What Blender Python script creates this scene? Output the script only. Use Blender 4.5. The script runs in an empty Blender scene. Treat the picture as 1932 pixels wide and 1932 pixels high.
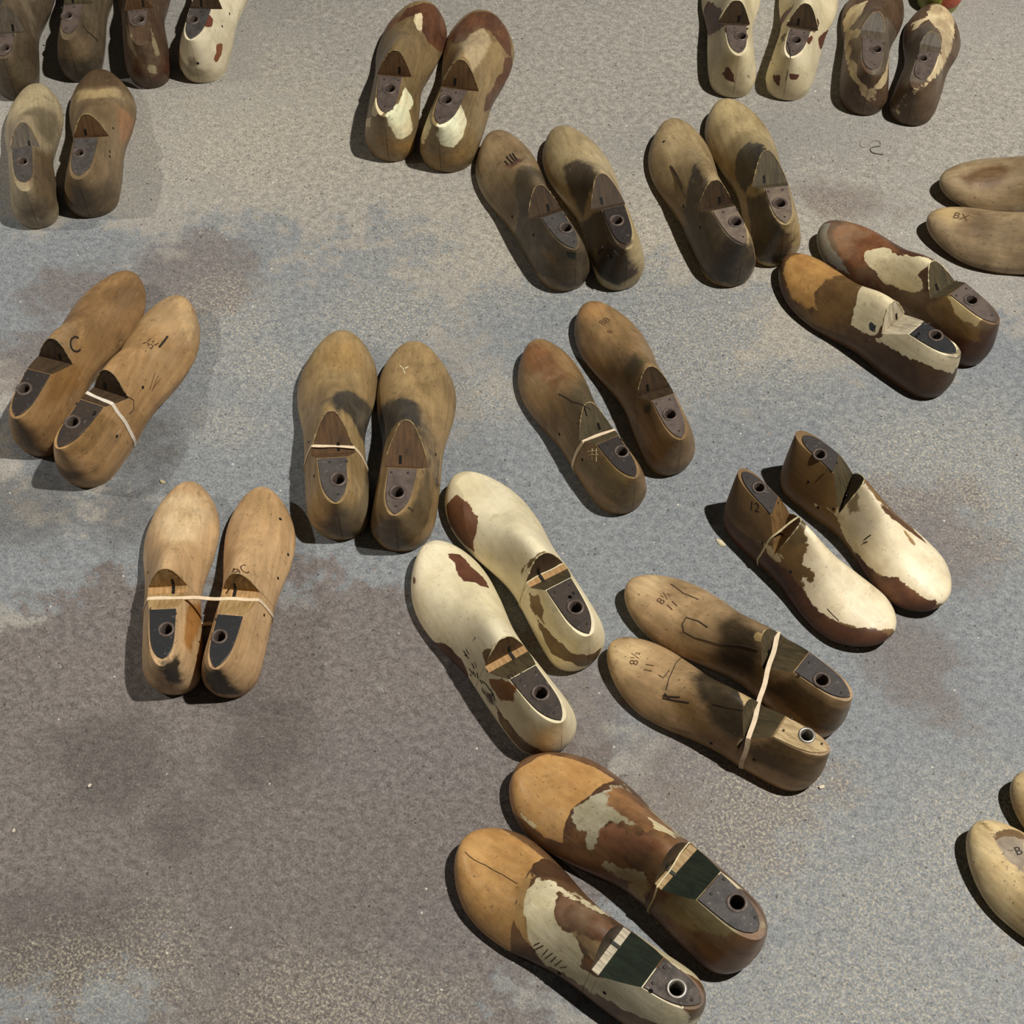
import bpy, bmesh, math, random
import numpy as np
from mathutils import Vector, Matrix
from mathutils.bvhtree import BVHTree

scene = bpy.context.scene
COL = scene.collection
random.seed(7)

# ------------------------------------------------------------------ camera
PITCH, ROLL, CAM_H, FOCAL_PX = math.radians(57.4), math.radians(-0.55), 1.634, 3000.0
r0 = Vector((1, 0, 0)); u0 = Vector((0, math.sin(PITCH), math.cos(PITCH))); fwd = Vector((0, math.cos(PITCH), -math.sin(PITCH)))
cr, sr = math.cos(ROLL), math.sin(ROLL)
right = cr * r0 + sr * u0
up = -sr * r0 + cr * u0
cam_data = bpy.data.cameras.new('camera')
cam_data.sensor_fit = 'HORIZONTAL'; cam_data.sensor_width = 36.0
cam_data.lens = 36.0 * FOCAL_PX / 1932.0
cam_data.clip_start = 0.02; cam_data.clip_end = 60
cam = bpy.data.objects.new('camera', cam_data); COL.objects.link(cam)
m = Matrix((right, up, -fwd)).transposed().to_4x4()
m.translation = Vector((0, 0, CAM_H)); cam.matrix_world = m
scene.camera = cam

# ------------------------------------------------------------------ world, lamps, exposure
world = bpy.data.worlds.new('world'); scene.world = world
world.use_nodes = True
world.node_tree.nodes['Background'].inputs['Color'].default_value = (1.0, 0.95, 0.86, 1)
world.node_tree.nodes['Background'].inputs['Strength'].default_value = 0.035
def lamp(name, loc, energy, color, radius, target=(0.1, 1.1, 0), cone=110):
    d = bpy.data.lights.new(name, 'SPOT'); d.energy = energy; d.color = color
    d.shadow_soft_size = radius; d.spot_size = math.radians(cone); d.spot_blend = 0.6
    o = bpy.data.objects.new(name, d); COL.objects.link(o); o.location = loc
    o.rotation_euler = (Vector(target) - Vector(loc)).to_track_quat('-Z', 'Y').to_euler()
    return o
lamp('ceiling_spot', (2.0, 1.0, 4.5), 1160, (1.0, 0.96, 0.885), 0.045, cone=80)
lamp('ceiling_spot', (-2.6, 1.45, 2.2), 150, (1.0, 0.94, 0.85), 0.03, (-1.15, 1.15, 0), 40)
scene.cycles.max_bounces = 4; scene.cycles.diffuse_bounces = 3; scene.cycles.glossy_bounces = 2
scene.cycles.caustics_reflective = False; scene.cycles.caustics_refractive = False
vs = scene.view_settings
vs.view_transform = 'Standard'; vs.look = 'None'; vs.gamma = 1.0; vs.use_curve_mapping = False
vs.exposure = 0.0

# ------------------------------------------------------------------ small helpers
def lin(c):
    if isinstance(c, str):
        c = c.lstrip('#'); c = tuple(int(c[i:i + 2], 16) for i in (0, 2, 4))
    o = []
    for x in c[:3]:
        x = x / 255.0
        o.append(x / 12.92 if x <= 0.04045 else ((x + 0.055) / 1.055) ** 2.4)
    return (*o, 1.0)

class NT:
    """tiny node-tree helper"""
    def __init__(self, name):
        self.mat = bpy.data.materials.new(name); self.mat.use_nodes = True
        self.t = self.mat.node_tree; self.n = self.t.nodes
        self.bsdf = self.n['Principled BSDF']
        self.tc = self.n.new('ShaderNodeTexCoord')
    def link(self, a, b): self.t.links.new(a, b)
    def put(self, sock, v):
        if isinstance(v, bpy.types.NodeSocket): self.link(v, sock)
        elif isinstance(v, (tuple, list)): sock.default_value = tuple(v)[:len(sock.default_value)]
        else: sock.default_value = v
    def math(self, op, a, b=0.0, clamp=False):
        x = self.n.new('ShaderNodeMath'); x.operation = op; x.use_clamp = clamp
        self.put(x.inputs[0], a); self.put(x.inputs[1], b); return x.outputs[0]
    def noise(self, scale, detail=3, rough=0.55, vec=None, dist=0.0, stretch=None, w=None, loc=None):
        x = self.n.new('ShaderNodeTexNoise')
        x.inputs['Scale'].default_value = scale; x.inputs['Detail'].default_value = detail
        x.inputs['Roughness'].default_value = rough; x.inputs['Distortion'].default_value = dist
        v = vec or self.tc.outputs['Object']
        if stretch or loc:
            mp = self.n.new('ShaderNodeMapping'); self.link(v, mp.inputs['Vector'])
            if stretch: mp.inputs['Scale'].default_value = stretch[:3]
            if stretch and len(stretch) > 3: mp.inputs['Rotation'].default_value = (0, 0, stretch[3])
            if loc: mp.inputs['Location'].default_value = loc
            v = mp.outputs[0]
        self.link(v, x.inputs['Vector'])
        return x.outputs['Fac']
    def voronoi(self, scale, vec=None, feature='F1', rnd=1.0):
        x = self.n.new('ShaderNodeTexVoronoi'); x.feature = feature
        x.inputs['Scale'].default_value = scale; x.inputs['Randomness'].default_value = rnd
        self.link(vec or self.tc.outputs['Object'], x.inputs['Vector'])
        return x
    def ramp(self, v, lo, hi, a=0.0, b=1.0, smooth=True):
        x = self.n.new('ShaderNodeMapRange'); x.interpolation_type = 'SMOOTHSTEP' if smooth else 'LINEAR'
        x.clamp = True
        self.put(x.inputs['Value'], v); self.put(x.inputs['From Min'], lo); self.put(x.inputs['From Max'], hi)
        self.put(x.inputs['To Min'], a); self.put(x.inputs['To Max'], b)
        return x.outputs['Result']
    def mix(self, f, a, b, mode='MIX'):
        x = self.n.new('ShaderNodeMix'); x.data_type = 'RGBA'; x.blend_type = mode
        self.put(x.inputs[0], f); self.put(x.inputs[6], a); self.put(x.inputs[7], b)
        return x.outputs[2]
    def scale_col(self, col, f):
        x = self.n.new('ShaderNodeVectorMath'); x.operation = 'SCALE'
        self.put(x.inputs[0], col); self.put(x.inputs['Scale'], f); return x.outputs[0]
    def attr(self, name):
        x = self.n.new('ShaderNodeAttribute'); x.attribute_name = name; return x.outputs['Fac']
    def bump(self, h, strength=0.3, dist=0.001):
        x = self.n.new('ShaderNodeBump'); x.inputs['Strength'].default_value = strength
        x.inputs['Distance'].default_value = dist
        self.link(h, x.inputs['Height']); self.link(x.outputs[0], self.bsdf.inputs['Normal'])
    def done(self, col, rough, metal=0.0, spec=None):
        self.put(self.bsdf.inputs['Base Color'], col); self.put(self.bsdf.inputs['Roughness'], rough)
        self.put(self.bsdf.inputs['Metallic'], metal)
        if spec is not None: self.put(self.bsdf.inputs['Specular IOR Level'], spec)
        return self.mat

# ------------------------------------------------------------------ floor
def make_floor():
    """worn concrete slab: a fine grid where the lasts lie, which carries the soft outlines of its stains"""
    inner = np.linspace(0, 1, 111)
    gx = np.concatenate([[-5, -3, -1.6], -1.2 + inner * 2.4, [1.6, 3, 5]]); gy = np.concatenate([[-4, -1, 0], 0.2 + inner * 2.2, [2.8, 4, 6]])
    X, Y = np.meshgrid(gx, gy); n = len(gx); V = np.stack([X.ravel(), Y.ravel(), np.zeros(X.size)], 1)
    F = [(j * n + i, j * n + i + 1, (j + 1) * n + i + 1, (j + 1) * n + i) for j in range(len(gy) - 1) for i in range(n - 1)]
    me = bpy.data.meshes.new('floor'); me.from_pydata(V.tolist(), [], F)
    o = bpy.data.objects.new('floor', me); COL.objects.link(o); o['kind'] = 'structure'
    def mask(name, blobs):
        r = np.full(len(V), -9.0)
        for b in blobs:
            c, rx, ry = b[0], b[1], b[2]; rot = b[3] if len(b) > 3 else 0.0
            dx, dy = V[:, 0] - c[0], V[:, 1] - c[1]; ca, sa = math.cos(rot), math.sin(rot)
            q = np.hypot((dx * ca + dy * sa) / rx, (-dx * sa + dy * ca) / ry)
            r = np.maximum(r, (1 - q) * min(1.0, min(rx, ry) / 0.12 + 0.4))
        at = me.attributes.new(name, 'FLOAT', 'POINT'); at.data.foreach_set('value', r.astype(np.float32))
    mask('blue_paint', [((-0.3276, 1.2143), 0.30, 0.30), ((-0.2088, 1.0064), 0.34, 0.14), ((0.0537, 1.0185), 0.45, 0.18), ((0.2300, 0.9717), 0.26, 0.30),
                  ((0.4859, 0.9038), 0.32, 0.42), ((0.1307, 1.3301), 0.20, 0.12), ((0.3450, 0.7047), 0.20, 0.22), ((-0.6398, 1.3941), 0.25, 0.14), ((0.3231, 1.2233), 0.08, 0.04),
                  ((-0.4794, 0.4625), 0.16, 0.09), ((-0.3710, 0.5107), .06, .05), ((-0.0786, 0.4749), .1, .08), ((0.2885, 0.4988), 0.30, 0.16), ((-0.4532, 0.9646), 0.4, 0.08), ((-0.1240, 0.7286), 0.10, 0.05), ((0.6376, 1.2366), .1, .1)])
    mask('brown_wash', [((-0.3713, 0.6685), 0.42, 0.22), ((-0.5095, 0.7845), 0.35, 0.15), ((-0.1869, 0.5713), 0.28, 0.20), ((-0.2489, 0.8353), 0.25, 0.12), ((-0.0646, 0.6901), 0.14, 0.16), ((0.0449, 0.6399), .1, .1)])
    mask('purple_stain', [((-0.4428, 1.4101), 0.11, 0.08), ((-0.5765, 1.3979), 0.06, 0.04), ((0.4503, 1.5581), 0.09, 0.03, -0.35), ((0.4634, 0.8345), 0.045, 0.11, 0.3), ((0.4883, 1.0060), 0.10, 0.08),
                   ((-0.6217, 1.2776), 0.08, 0.05), ((0.2207, 0.6872), 0.12, 0.10), ((0.0723, 0.7850), 0.05, 0.1)])
    mask('dark_stain', [((-0.4501, 0.7193), 0.06, 0.06), ((-0.4766, 1.1581), 0.06, 0.06), ((-0.4771, 1.0550), 0.06, 0.05), ((-0.5875, 1.0563), 0.08, 0.05), ((-0.4766, 0.5173), 0.10, 0.05), ((-0.4683, 0.7450), .05, .03), ((-0.3687, 0.6441), .05, .03), ((-0.2785, 0.7430), 0.05, 0.05)])
    mask('sandy_crust', [((0.5184, 1.1222), 0.10, 0.07), ((0.5921, 1.0895), 0.08, 0.10), ((0.2742, 0.6376), 0.10, 0.09), ((-0.3193, 1.2826), 0.05, 0.04), ((-0.3586, 1.1813), 0.04, 0.03),
                  ((-0.1564, 1.3606), 0.10, 0.06), ((0.2826, 1.3104), 0.18, 0.09), ((0.4953, 0.5878), 0.08, 0.12), ((-0.4280, 0.4837), 0.10, 0.04), ((-0.3668, 1.3542), 0.08, 0.06), ((-0.0434, 1.2277), 0.05, 0.04),
                  ((-0.3704, 0.5051), 0.03, 0.04), ((-0.1807, 0.4489), 0.12, 0.05), ((0.3360, 0.4387), 0.16, 0.07), ((0.1581, 1.4686), 0.3, 0.10), ((0.3739, 0.5657), .06, .05), ((-0.3651, 1.6877), .2, .12)])
    mask('pale_wear', [((0.1384, 1.5174), 0.45, 0.14), ((0.2562, 1.3285), 0.25, 0.12), ((-0.1925, 1.5614), 0.25, 0.25), ((0.0332, 1.8367), 0.35, 0.2), ((0.5382, 1.1219), 0.16, 0.12), ((0.2737, 0.6316), 0.13, 0.10), ((0.4943, 0.5819), 0.10, 0.12), ((-0.1701, 1.3518), 0.12, 0.07), ((0.4791, 1.3801), .1, .1), ((0.7010, 1.6841), .12, .2), ((0.5916, 0.9750), .05, .2), ((-0.3014, 1.6447), .12, .12), ((-0.4219, 0.4782), .06, .04), ((0.3904, 0.4435), .2, .06)])
    t = NT('worn_concrete')
    mid = t.noise(9, 4, 0.68); fine = t.noise(105, 3, 0.8, stretch=(1, 1.2, 1, 0.6)); grit = t.noise(400, 2, 0.8, dist=0.0, stretch=(1, 1, 1, 1.1))
    big = t.noise(2.2, 2, 0.6)
    m0 = t.math('SUBTRACT', mid, 0.5); f0 = t.math('SUBTRACT', fine, 0.5)
    rag = t.noise(32, 4, 0.75, stretch=(1, 1.3, 1, 0.9))
    ragged = t.math('ADD', t.math('MULTIPLY', m0, 2.2), t.math('ADD', t.math('MULTIPLY', f0, 0.8), t.math('MULTIPLY', t.math('SUBTRACT', rag, 0.5), 1.5)))
    def patch(name, soft, hi=1.0):
        return t.ramp(t.math('ADD', t.attr(name), ragged), -soft, soft, 0.0, hi)
    col = t.mix(t.ramp(big, 0.3, 0.7), lin('#8d8a85'), lin('#9f9b93'))
    col = t.mix(t.ramp(mid, 0.42, 0.7, 0, 0.6), col, lin('#8b8883'))
    col = t.mix(patch('pale_wear', 0.3, 0.7), col, t.mix(t.ramp(fine, 0.32, 0.66), lin('#908b83'), lin('#aca69b')))
    blue = patch('blue_paint', 0.16)
    bl = t.mix(t.ramp(fine, 0.3, 0.66), lin('#747a80'), lin('#868a8d'))
    col = t.mix(t.math('MULTIPLY', blue, 0.9), col, bl)
    bw = t.mix(t.ramp(fine, 0.3, 0.68), lin('#655d5a'), lin('#79726e'))
    col = t.mix(patch('brown_wash', 0.12, 0.93), col, bw)
    col = t.mix(patch('purple_stain', 0.3, 0.6), col, lin('#6d615b'))
    col = t.mix(patch('dark_stain', 0.45, 0.5), col, lin('#4c4742'))
    sp = t.noise(300, 2, 0.8, dist=0.0, stretch=(1, 1, 1, 0.4))
    crust = t.math('MULTIPLY', patch('sandy_crust', 0.8), t.ramp(sp, 0.46, 0.62, 0.0, 0.72))
    col = t.mix(crust, col, lin('#bab09a'))
    st = t.noise(60, 2, 0.7, stretch=(0.8, 3.5, 1, 0.15))
    f = t.math('ADD', t.math('MULTIPLY', t.math('SUBTRACT', st, 0.5), 0.30), t.math('ADD', t.math('MULTIPLY', f0, 0.75), t.math('MULTIPLY', t.math('SUBTRACT', grit, 0.5), 1.7)))
    col = t.scale_col(col, t.math('ADD', f, 0.92))
    col = t.mix(t.ramp(sp, 0.64, 0.72, 0, 0.4), col, lin('#c6bfb0'))
    v = t.voronoi(130); sel = t.n.new('ShaderNodeSeparateColor'); t.link(v.outputs['Color'], sel.inputs[0])
    pit = t.math('MULTIPLY', t.ramp(t.math('ADD', v.outputs['Distance'], t.math('MULTIPLY', t.math('SUBTRACT', grit, 0.5), 0.25)), 0.24, 0.12), t.math('GREATER_THAN', sel.outputs[0], 0.80))
    col = t.mix(t.math('MULTIPLY', pit, t.ramp(sel.outputs[1], 0, 1, 0.25, 0.85)), col, lin('#3a352f'))
    v2 = t.voronoi(75); sel2 = t.n.new('ShaderNodeSeparateColor'); t.link(v2.outputs['Color'], sel2.inputs[0])
    chip = t.math('MULTIPLY', t.ramp(t.math('ADD', v2.outputs['Distance'], t.math('MULTIPLY', t.math('SUBTRACT', grit, 0.5), 0.3)), 0.11, 0.06), t.math('GREATER_THAN', sel2.outputs[1], 0.90))
    col = t.mix(t.math('MULTIPLY', chip, 0.85), col, lin('#d8d2c4'))
    h = grit
    t.bump(h, 0.4, 0.0012)
    me.materials.append(t.done(col, t.ramp(blue, 0, 1, 0.75, 0.55), spec=0.3))
make_floor()


# ------------------------------------------------------------------ materials of the lasts
def soften(c, f=0.15, gain=1.0):
    r, g, b, _ = lin(c); y = 0.3 * r + 0.59 * g + 0.11 * b
    return tuple(min((x + (y - x) * f) * 1.16 * gain, 0.86) for x in (r, g, b)) + (1.0,)

def wood_material(name, c1, c2, seed, layers, rough=0.43, dirt=0.6, grain=0.32, speck='#2a2418', wear=0.25, age=0.5, gain=1.0):
    """worn varnished or painted wood: two base tones, grain, then the paint patches of the layers"""
    t = NT(name)
    off = (seed * 3.17 % 11, seed * 1.71 % 7, seed * 2.3 % 5)
    n1 = t.noise(16, 4, 0.6, loc=off, dist=0.6)
    g = t.noise(20, 4, 0.65, stretch=(0.5, 7, 7), loc=off)
    col = t.mix(t.ramp(n1, 0.35, 0.66), soften(c1, 0.15, gain), soften(c2, 0.15, gain))
    edge = t.noise(95, 4, 0.62, loc=off)
    edge2 = t.noise(28, 2, 0.5, loc=off)
    tone = t.ramp(t.noise(34, 4, 0.62, loc=(off[1], off[2], off[0])), 0.36, 0.66)
    rgh = t.ramp(n1, 0.3, 0.7, rough - 0.06, rough + 0.1)
    for i, L in enumerate(layers):
        amp = L.get('amp', 0.006) * 1.7; soft = L.get('soft', 0.0007)
        a = t.attr('patch_%d' % i)
        e = t.math('ADD', t.math('MULTIPLY', t.math('SUBTRACT', edge, 0.5), amp * 2.2), t.math('MULTIPLY', t.math('SUBTRACT', edge2, 0.5), amp * 1.6))
        d = t.math('ADD', a, e)
        f = t.ramp(d, soft, -soft, 0.0, L.get('a', 1.0))
        lc = soften(L['c'], 0.12, gain)
        lc2 = soften(L.get('c2', L['c']), 0.12, gain)
        lcol = t.mix(tone, lc, lc2) if 'c2' in L else lc
        col = t.mix(f, col, lcol)
        if 'r' in L: rgh = t.math('ADD', t.math('MULTIPLY', rgh, t.math('SUBTRACT', 1.0, f)), t.math('MULTIPLY', f, L['r']))
    col = t.scale_col(col, t.ramp(g, 0.3, 0.72, 1.0 - grain * 0.6, 1.0 + grain * 0.3))
    m1 = t.noise(11, 4, 0.65, loc=(off[2], off[0], off[1]))
    col = t.scale_col(col, t.ramp(m1, 0.28, 0.72, 0.86, 1.16))
    ag = t.noise(7, 4, 0.7, loc=(off[1], off[0], off[2]))
    col = t.mix(t.ramp(ag, 0.54, 0.70, 0.0, age), col, t.scale_col(col, 0.55))
    col = t.mix(t.ramp(ag, 0.46, 0.30, 0.0, age * 0.45), col, lin('#bba98a'))
    d1 = t.noise(60, 4, 0.72, loc=off)
    col = t.mix(t.ramp(d1, 0.57, 0.72, 0.0, dirt), col, t.scale_col(col, 0.45))
    d2 = t.noise(260, 1, 0.6, loc=off)
    col = t.mix(t.ramp(d2, 0.66, 0.76, 0.0, dirt * 0.9), col, lin(speck))
    sc = t.noise(120, 2, 0.6, stretch=(0.25, 3.0, 1.0, seed * 0.7), loc=off)
    col = t.mix(t.ramp(sc, 0.68, 0.76, 0.0, wear), col, lin('#cdbd97'))
    h = t.math('ADD', t.math('MULTIPLY', edge, 0.5), t.math('MULTIPLY', g, 0.5))
    t.bump(h, 0.35, 0.0009)
    return t.done(col, rgh, spec=0.4)

def cut_material(name, c1, c2, seed):
    t = NT(name)
    off = (seed * 1.9 % 9, seed * 2.7 % 5, seed * 1.1 % 6)
    g = t.noise(30, 5, 0.65, stretch=(1.2, 9, 1.6), loc=off, dist=0.3)
    n = t.noise(45, 4, 0.6, loc=off)
    col = t.mix(t.ramp(g, 0.35, 0.68), lin(c1), lin(c2))
    col = t.mix(t.ramp(n, 0.55, 0.75, 0, 0.6), col, t.scale_col(col, 0.4))
    t.bump(g, 0.4, 0.0008)
    return t.done(col, 0.6)

def metal_material(name, c1, c2, seed, metal=0.55, rough=0.48):
    t = NT(name)
    off = (seed * 1.3 % 9, seed * 2.1 % 5, 0)
    n = t.noise(70, 5, 0.65, loc=off); n2 = t.noise(220, 3, 0.6, loc=off)
    col = t.mix(t.ramp(n, 0.36, 0.66), lin(c1), lin(c2))
    col = t.mix(t.ramp(n2, 0.6, 0.75, 0, 0.5), col, lin('#8d8078'))
    t.bump(t.math('ADD', n, t.math('MULTIPLY', n2, 0.4)), 0.3, 0.0006)
    return t.done(col, t.ramp(n, 0.3, 0.7, rough - 0.1, rough + 0.15), metal)

def plain(name, c, rough=0.6, metal=0.0, var=0.15):
    t = NT(name); n = t.noise(150, 4, 0.6)
    col = t.scale_col(lin(c), t.ramp(n, 0.3, 0.7, 1 - var, 1 + var))
    return t.done(col, rough, metal)
M_BORE = plain('dark_bore', '#0b0806', 0.9)
M_DARK = plain('slot_shade_black', '#17140f', 0.5, 0.4)  # near-black colour for the shade inside the uncut hinge slot
M_RUBBER = plain('pale_rubber', '#d8c3a4', 0.55, 0, 0.1)
M_WHITE_RUBBER = plain('white_rubber', '#d9cfc0', 0.5, 0, 0.1)
M_STRING = plain('cream_string', '#cfc09a', 0.8, 0, 0.2)
M_INK = plain('black_ink', '#241d13', 0.7)
M_BROWN_INK = plain('brown_ink', '#54381f', 0.7)
M_CRACK = plain('dark_crack', '#33261a', 0.8)
METALS = {
    'grey': metal_material('grey_iron', '#534e4b', '#3d3834', 1, 0.15),
    'rust': metal_material('rusty_iron', '#665850', '#4a3f38', 2, 0.15, 0.55),
    'dark': metal_material('dark_iron', '#362f2c', '#272220', 3, 0.15, 0.45),
    'black': metal_material('black_iron_plate', '#2f3032', '#222122', 4, 0.15, 0.4),
    'brown': metal_material('brown_iron', '#44382f', '#2e2620', 5, 0.2, 0.5),
    'tan': metal_material('tan_worn_plate', '#7c6d5c', '#61534a', 6, 0.1, 0.6),
    'steel': metal_material('bright_steel', '#b9b3a8', '#7d776e', 7, 0.6, 0.35),
    'wood': cut_material('pale_plate_wood', '#bfa67a', '#8d7449', 8),
}
CUTS = {
    'tan': cut_material('cut_tan', '#7d5f38', '#5b4326', 1),
    'dark': cut_material('cut_dark', '#4a3824', '#33271a', 2),
    'brown': cut_material('cut_brown', '#5f4427', '#46311c', 3),
    'pale': cut_material('cut_pale', '#ab8f62', '#86693f', 4),
    'olive': cut_material('cut_olive', '#544830', '#3a3322', 5),
    'green': cut_material('cut_green', '#232c1f', '#161c14', 6),
    'grey': cut_material('cut_grey', '#5d5345', '#433a2f', 7),
    'strip': cut_material('cut_strip', '#b58d5c', '#94703f', 8),
    'chalk': cut_material('cut_chalk', '#c9bda4', '#8f836c', 9),
}

EDGES = {'tan': plain('worn_tan_edge', '#8f7a54', .7, 0, .3), 'pale': plain('worn_pale_edge', '#cbbd95', .7, 0, .25), 'dark': plain('worn_dark_edge', '#6b5638', .7, 0, .3)}

# ------------------------------------------------------------------ the body of a last
def smooth(a, b, x):
    t = np.clip((x - a) / (b - a), 0, 1); return t * t * (3 - 2 * t)
def curve(xs, ys):
    """monotone cubic through the points, as a function"""
    xs = np.array(xs, float); ys = np.array(ys, float)
    h = np.diff(xs); d = np.diff(ys) / h
    mm = np.zeros_like(ys); mm[0] = d[0]; mm[-1] = d[-1]
    for i in range(1, len(xs) - 1):
        if d[i - 1] * d[i] > 0:
            mm[i] = 2 / (1 / d[i - 1] + 1 / d[i])
    def f(x):
        x = np.asarray(x, float); i = np.clip(np.searchsorted(xs, x) - 1, 0, len(xs) - 2)
        t = (x - xs[i]) / h[i]
        return ((1 + 2 * t) * (1 - t) ** 2 * ys[i] + t * (1 - t) ** 2 * h[i] * mm[i] + t * t * (3 - 2 * t) * ys[i + 1] + t * t * (t - 1) * h[i] * mm[i + 1])
    return f
NU, NV, NS = 84, 44, 6

def last_grid(P):
    """vertices, faces and (u, v) of the uncut last: heel at x = 0, toe at x = L, +y left"""
    L = P['L']; k = L / 0.30; W = P.get('w', 1.0); side = P.get('foot', 1)      # +1 left foot
    t = np.linspace(0, 1, NU); u = 0.12 * t + 0.88 * 0.5 * (1 - np.cos(np.pi * t)); u = 0.000002 + u * 0.999996
    wb = curve([0, .08, .16, .26, .36, .46, .56, .66, .74, .82, .90, 1.0],
               [.031, .0325, .0335, .0335, .0345, .0375, .0425, .0470, .0482, .0470, .0440, .038])(u)
    wb = wb * (1 + (P.get('hw', 1.13) - 1) * (1 - smooth(.25, .55, u)))
    if 'tw' in P: wb = wb * (1 + (P['tw'] - 1) * smooth(.55, .85, u))
    th, tt, tp = P.get('heel_round', .115), P.get('toe_round', .27), P.get('toe_pow', 2.2)
    eh = (1 - np.clip(1 - u / th, 0, 1) ** 2.2) ** (1 / 2.2)
    et = (1 - np.clip(1 - (1 - u) / tt, 0, 1) ** tp) ** (1 / tp)
    w = wb * eh * et * k * W
    bend = P.get('bend', .006) * k
    yc = side * (bend * 4 * u * (1 - u) - P.get('swing', .005) * k * smooth(.6, 1, u))
    waist = 1 - P.get('waist', .07) * np.exp(-((u - .42) / .14) ** 2)
    wl, wr = (w, w * waist) if side > 0 else (w * waist, w)
    H = P.get('h', 1.0) * k
    zt = curve([0, .1, .2, .3, .4, .46, .52, .58, .65, .72, .80, .88, .94, 1.0],
               [.090, .093, .095, .0965, .0965, .0930, .0845, .0740, .0620, .0530, .0465, .0420, .0390, .036])(u)
    if 'inst' in P:      # steeper, later instep
        zt = zt - P['inst'] * np.exp(-((u - .68) / .09) ** 2)
    tz = P.get('toe_z', 1.0); zt = zt * (1 + (tz - 1) * smooth(.65, .95, u))
    zt = zt * H
    zb = (P.get('spring', .017) * np.clip((u - .68) / .32, 0, 1) ** 2 + .007 * np.exp(-((u - .42) / .12) ** 2) + .0015 * (1 - smooth(0, .06, u))) * k
    ez = (1 - np.clip(1 - (1 - u) / .07, 0, 1) ** 2.4) ** (1 / 2.4)
    ez = .12 + .88 * ez
    zm = zb + (zt - zb) * .36
    zt2 = zm + (zt - zm) * ez; zb2 = zm + (zb - zm) * ez
    # section exponents along the last
    a = curve([0, .12, .28, .42, .55, .7, .85, 1], [.54, .54, .58, .76, .84, .76, .70, .7])(u)
    b = curve([0, .28, .42, .55, .7, 1], [.9, .9, .95, 1.0, .98, .95])(u)
    pin = curve([0, .1, .28, .42, .55, .68, .85, 1], [.32, .40, .45, .48, .40, .20, .06, 0])(u) * P.get('pinch', 1.0)
    ridge = -side * P.get('ridge', .004) * k * np.exp(-((u - .55) / .2) ** 2)
    phi = np.linspace(0, np.pi, NV + 1)                      # 0 = left feather edge, pi = right
    verts = []; uv = []
    for i in range(NU):
        cph = np.cos(phi); s = np.abs(np.sin(phi)) ** b[i]; s = np.clip(s, 0, 1)
        yf = np.sign(cph) * np.abs(cph) ** a[i]
        yf = yf * (1 - pin[i] * s ** 1.5) * (.86 + .14 * smooth(0, .22, s))
        y = np.where(yf >= 0, yf * wl[i], yf * wr[i]) + yc[i] + ridge[i] * s
        z = zb2[i] + (zt2[i] - zb2[i]) * s
        x = np.full_like(y, u[i] * L)
        vv = 1 - phi / (np.pi / 2)
        ring = np.stack([x, y, z], 1); ruv = np.stack([np.full_like(vv, u[i]), vv], 1)
        f = np.linspace(0, 1, NS + 2)[1:-1]
        sol = ring[-1][None] * (1 - f[:, None]) + ring[0][None] * f[:, None]
        suv = np.stack([np.full(NS, u[i]), np.where(f < .5, -1.05, 1.05)], 1)
        verts.append(np.concatenate([ring, sol])); uv.append(np.concatenate([ruv, suv]))
    V = np.concatenate(verts); UV = np.concatenate(uv); R = NV + 1 + NS
    z = V[:, 2] / H
    dx = np.where(z < .03, .005 * ((.03 - z) / .03) ** 2, P.get('back', .001) * (np.abs(z - .03) / .055) ** 1.8) * k
    V[:, 0] += dx * np.clip(1 - UV[:, 0] / .3, 0, 1) ** 2
    F = []
    for i in range(NU - 1):
        o, q = i * R, (i + 1) * R
        for j in range(R):
            j2 = (j + 1) % R
            F.append((o + j, o + j2, q + j2, q + j))
    F.append(tuple(range(R - 1, -1, -1))); F.append(tuple((NU - 1) * R + j for j in range(R)))
    return V, F, UV

def grid_bm(V, F, UV):
    bm = bmesh.new(); vs_ = [bm.verts.new(p) for p in V]
    for f in F: bm.faces.new([vs_[i] for i in f])
    bmesh.ops.recalc_face_normals(bm, faces=bm.faces)
    return bm

def cut(bm, co, no, mat=1):
    """remove what lies on the normal's side of the plane and close the wound; returns the new faces"""
    no = Vector(no).normalized()
    r = bmesh.ops.bisect_plane(bm, geom=bm.verts[:] + bm.edges[:] + bm.faces[:], dist=1e-6, plane_co=co, plane_no=no, clear_outer=True)
    ed = [e for e in r['geom_cut'] if isinstance(e, bmesh.types.BMEdge)]
    if not ed: return []
    ed = [e for e in ed if e.is_valid and e.is_boundary]
    before = set(bm.faces)
    try: bmesh.ops.edgeloop_fill(bm, edges=ed)
    except Exception: bmesh.ops.holes_fill(bm, edges=ed)
    new = [f for f in bm.faces if f not in before]
    for f in new: f.material_index = mat
    return new

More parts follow.
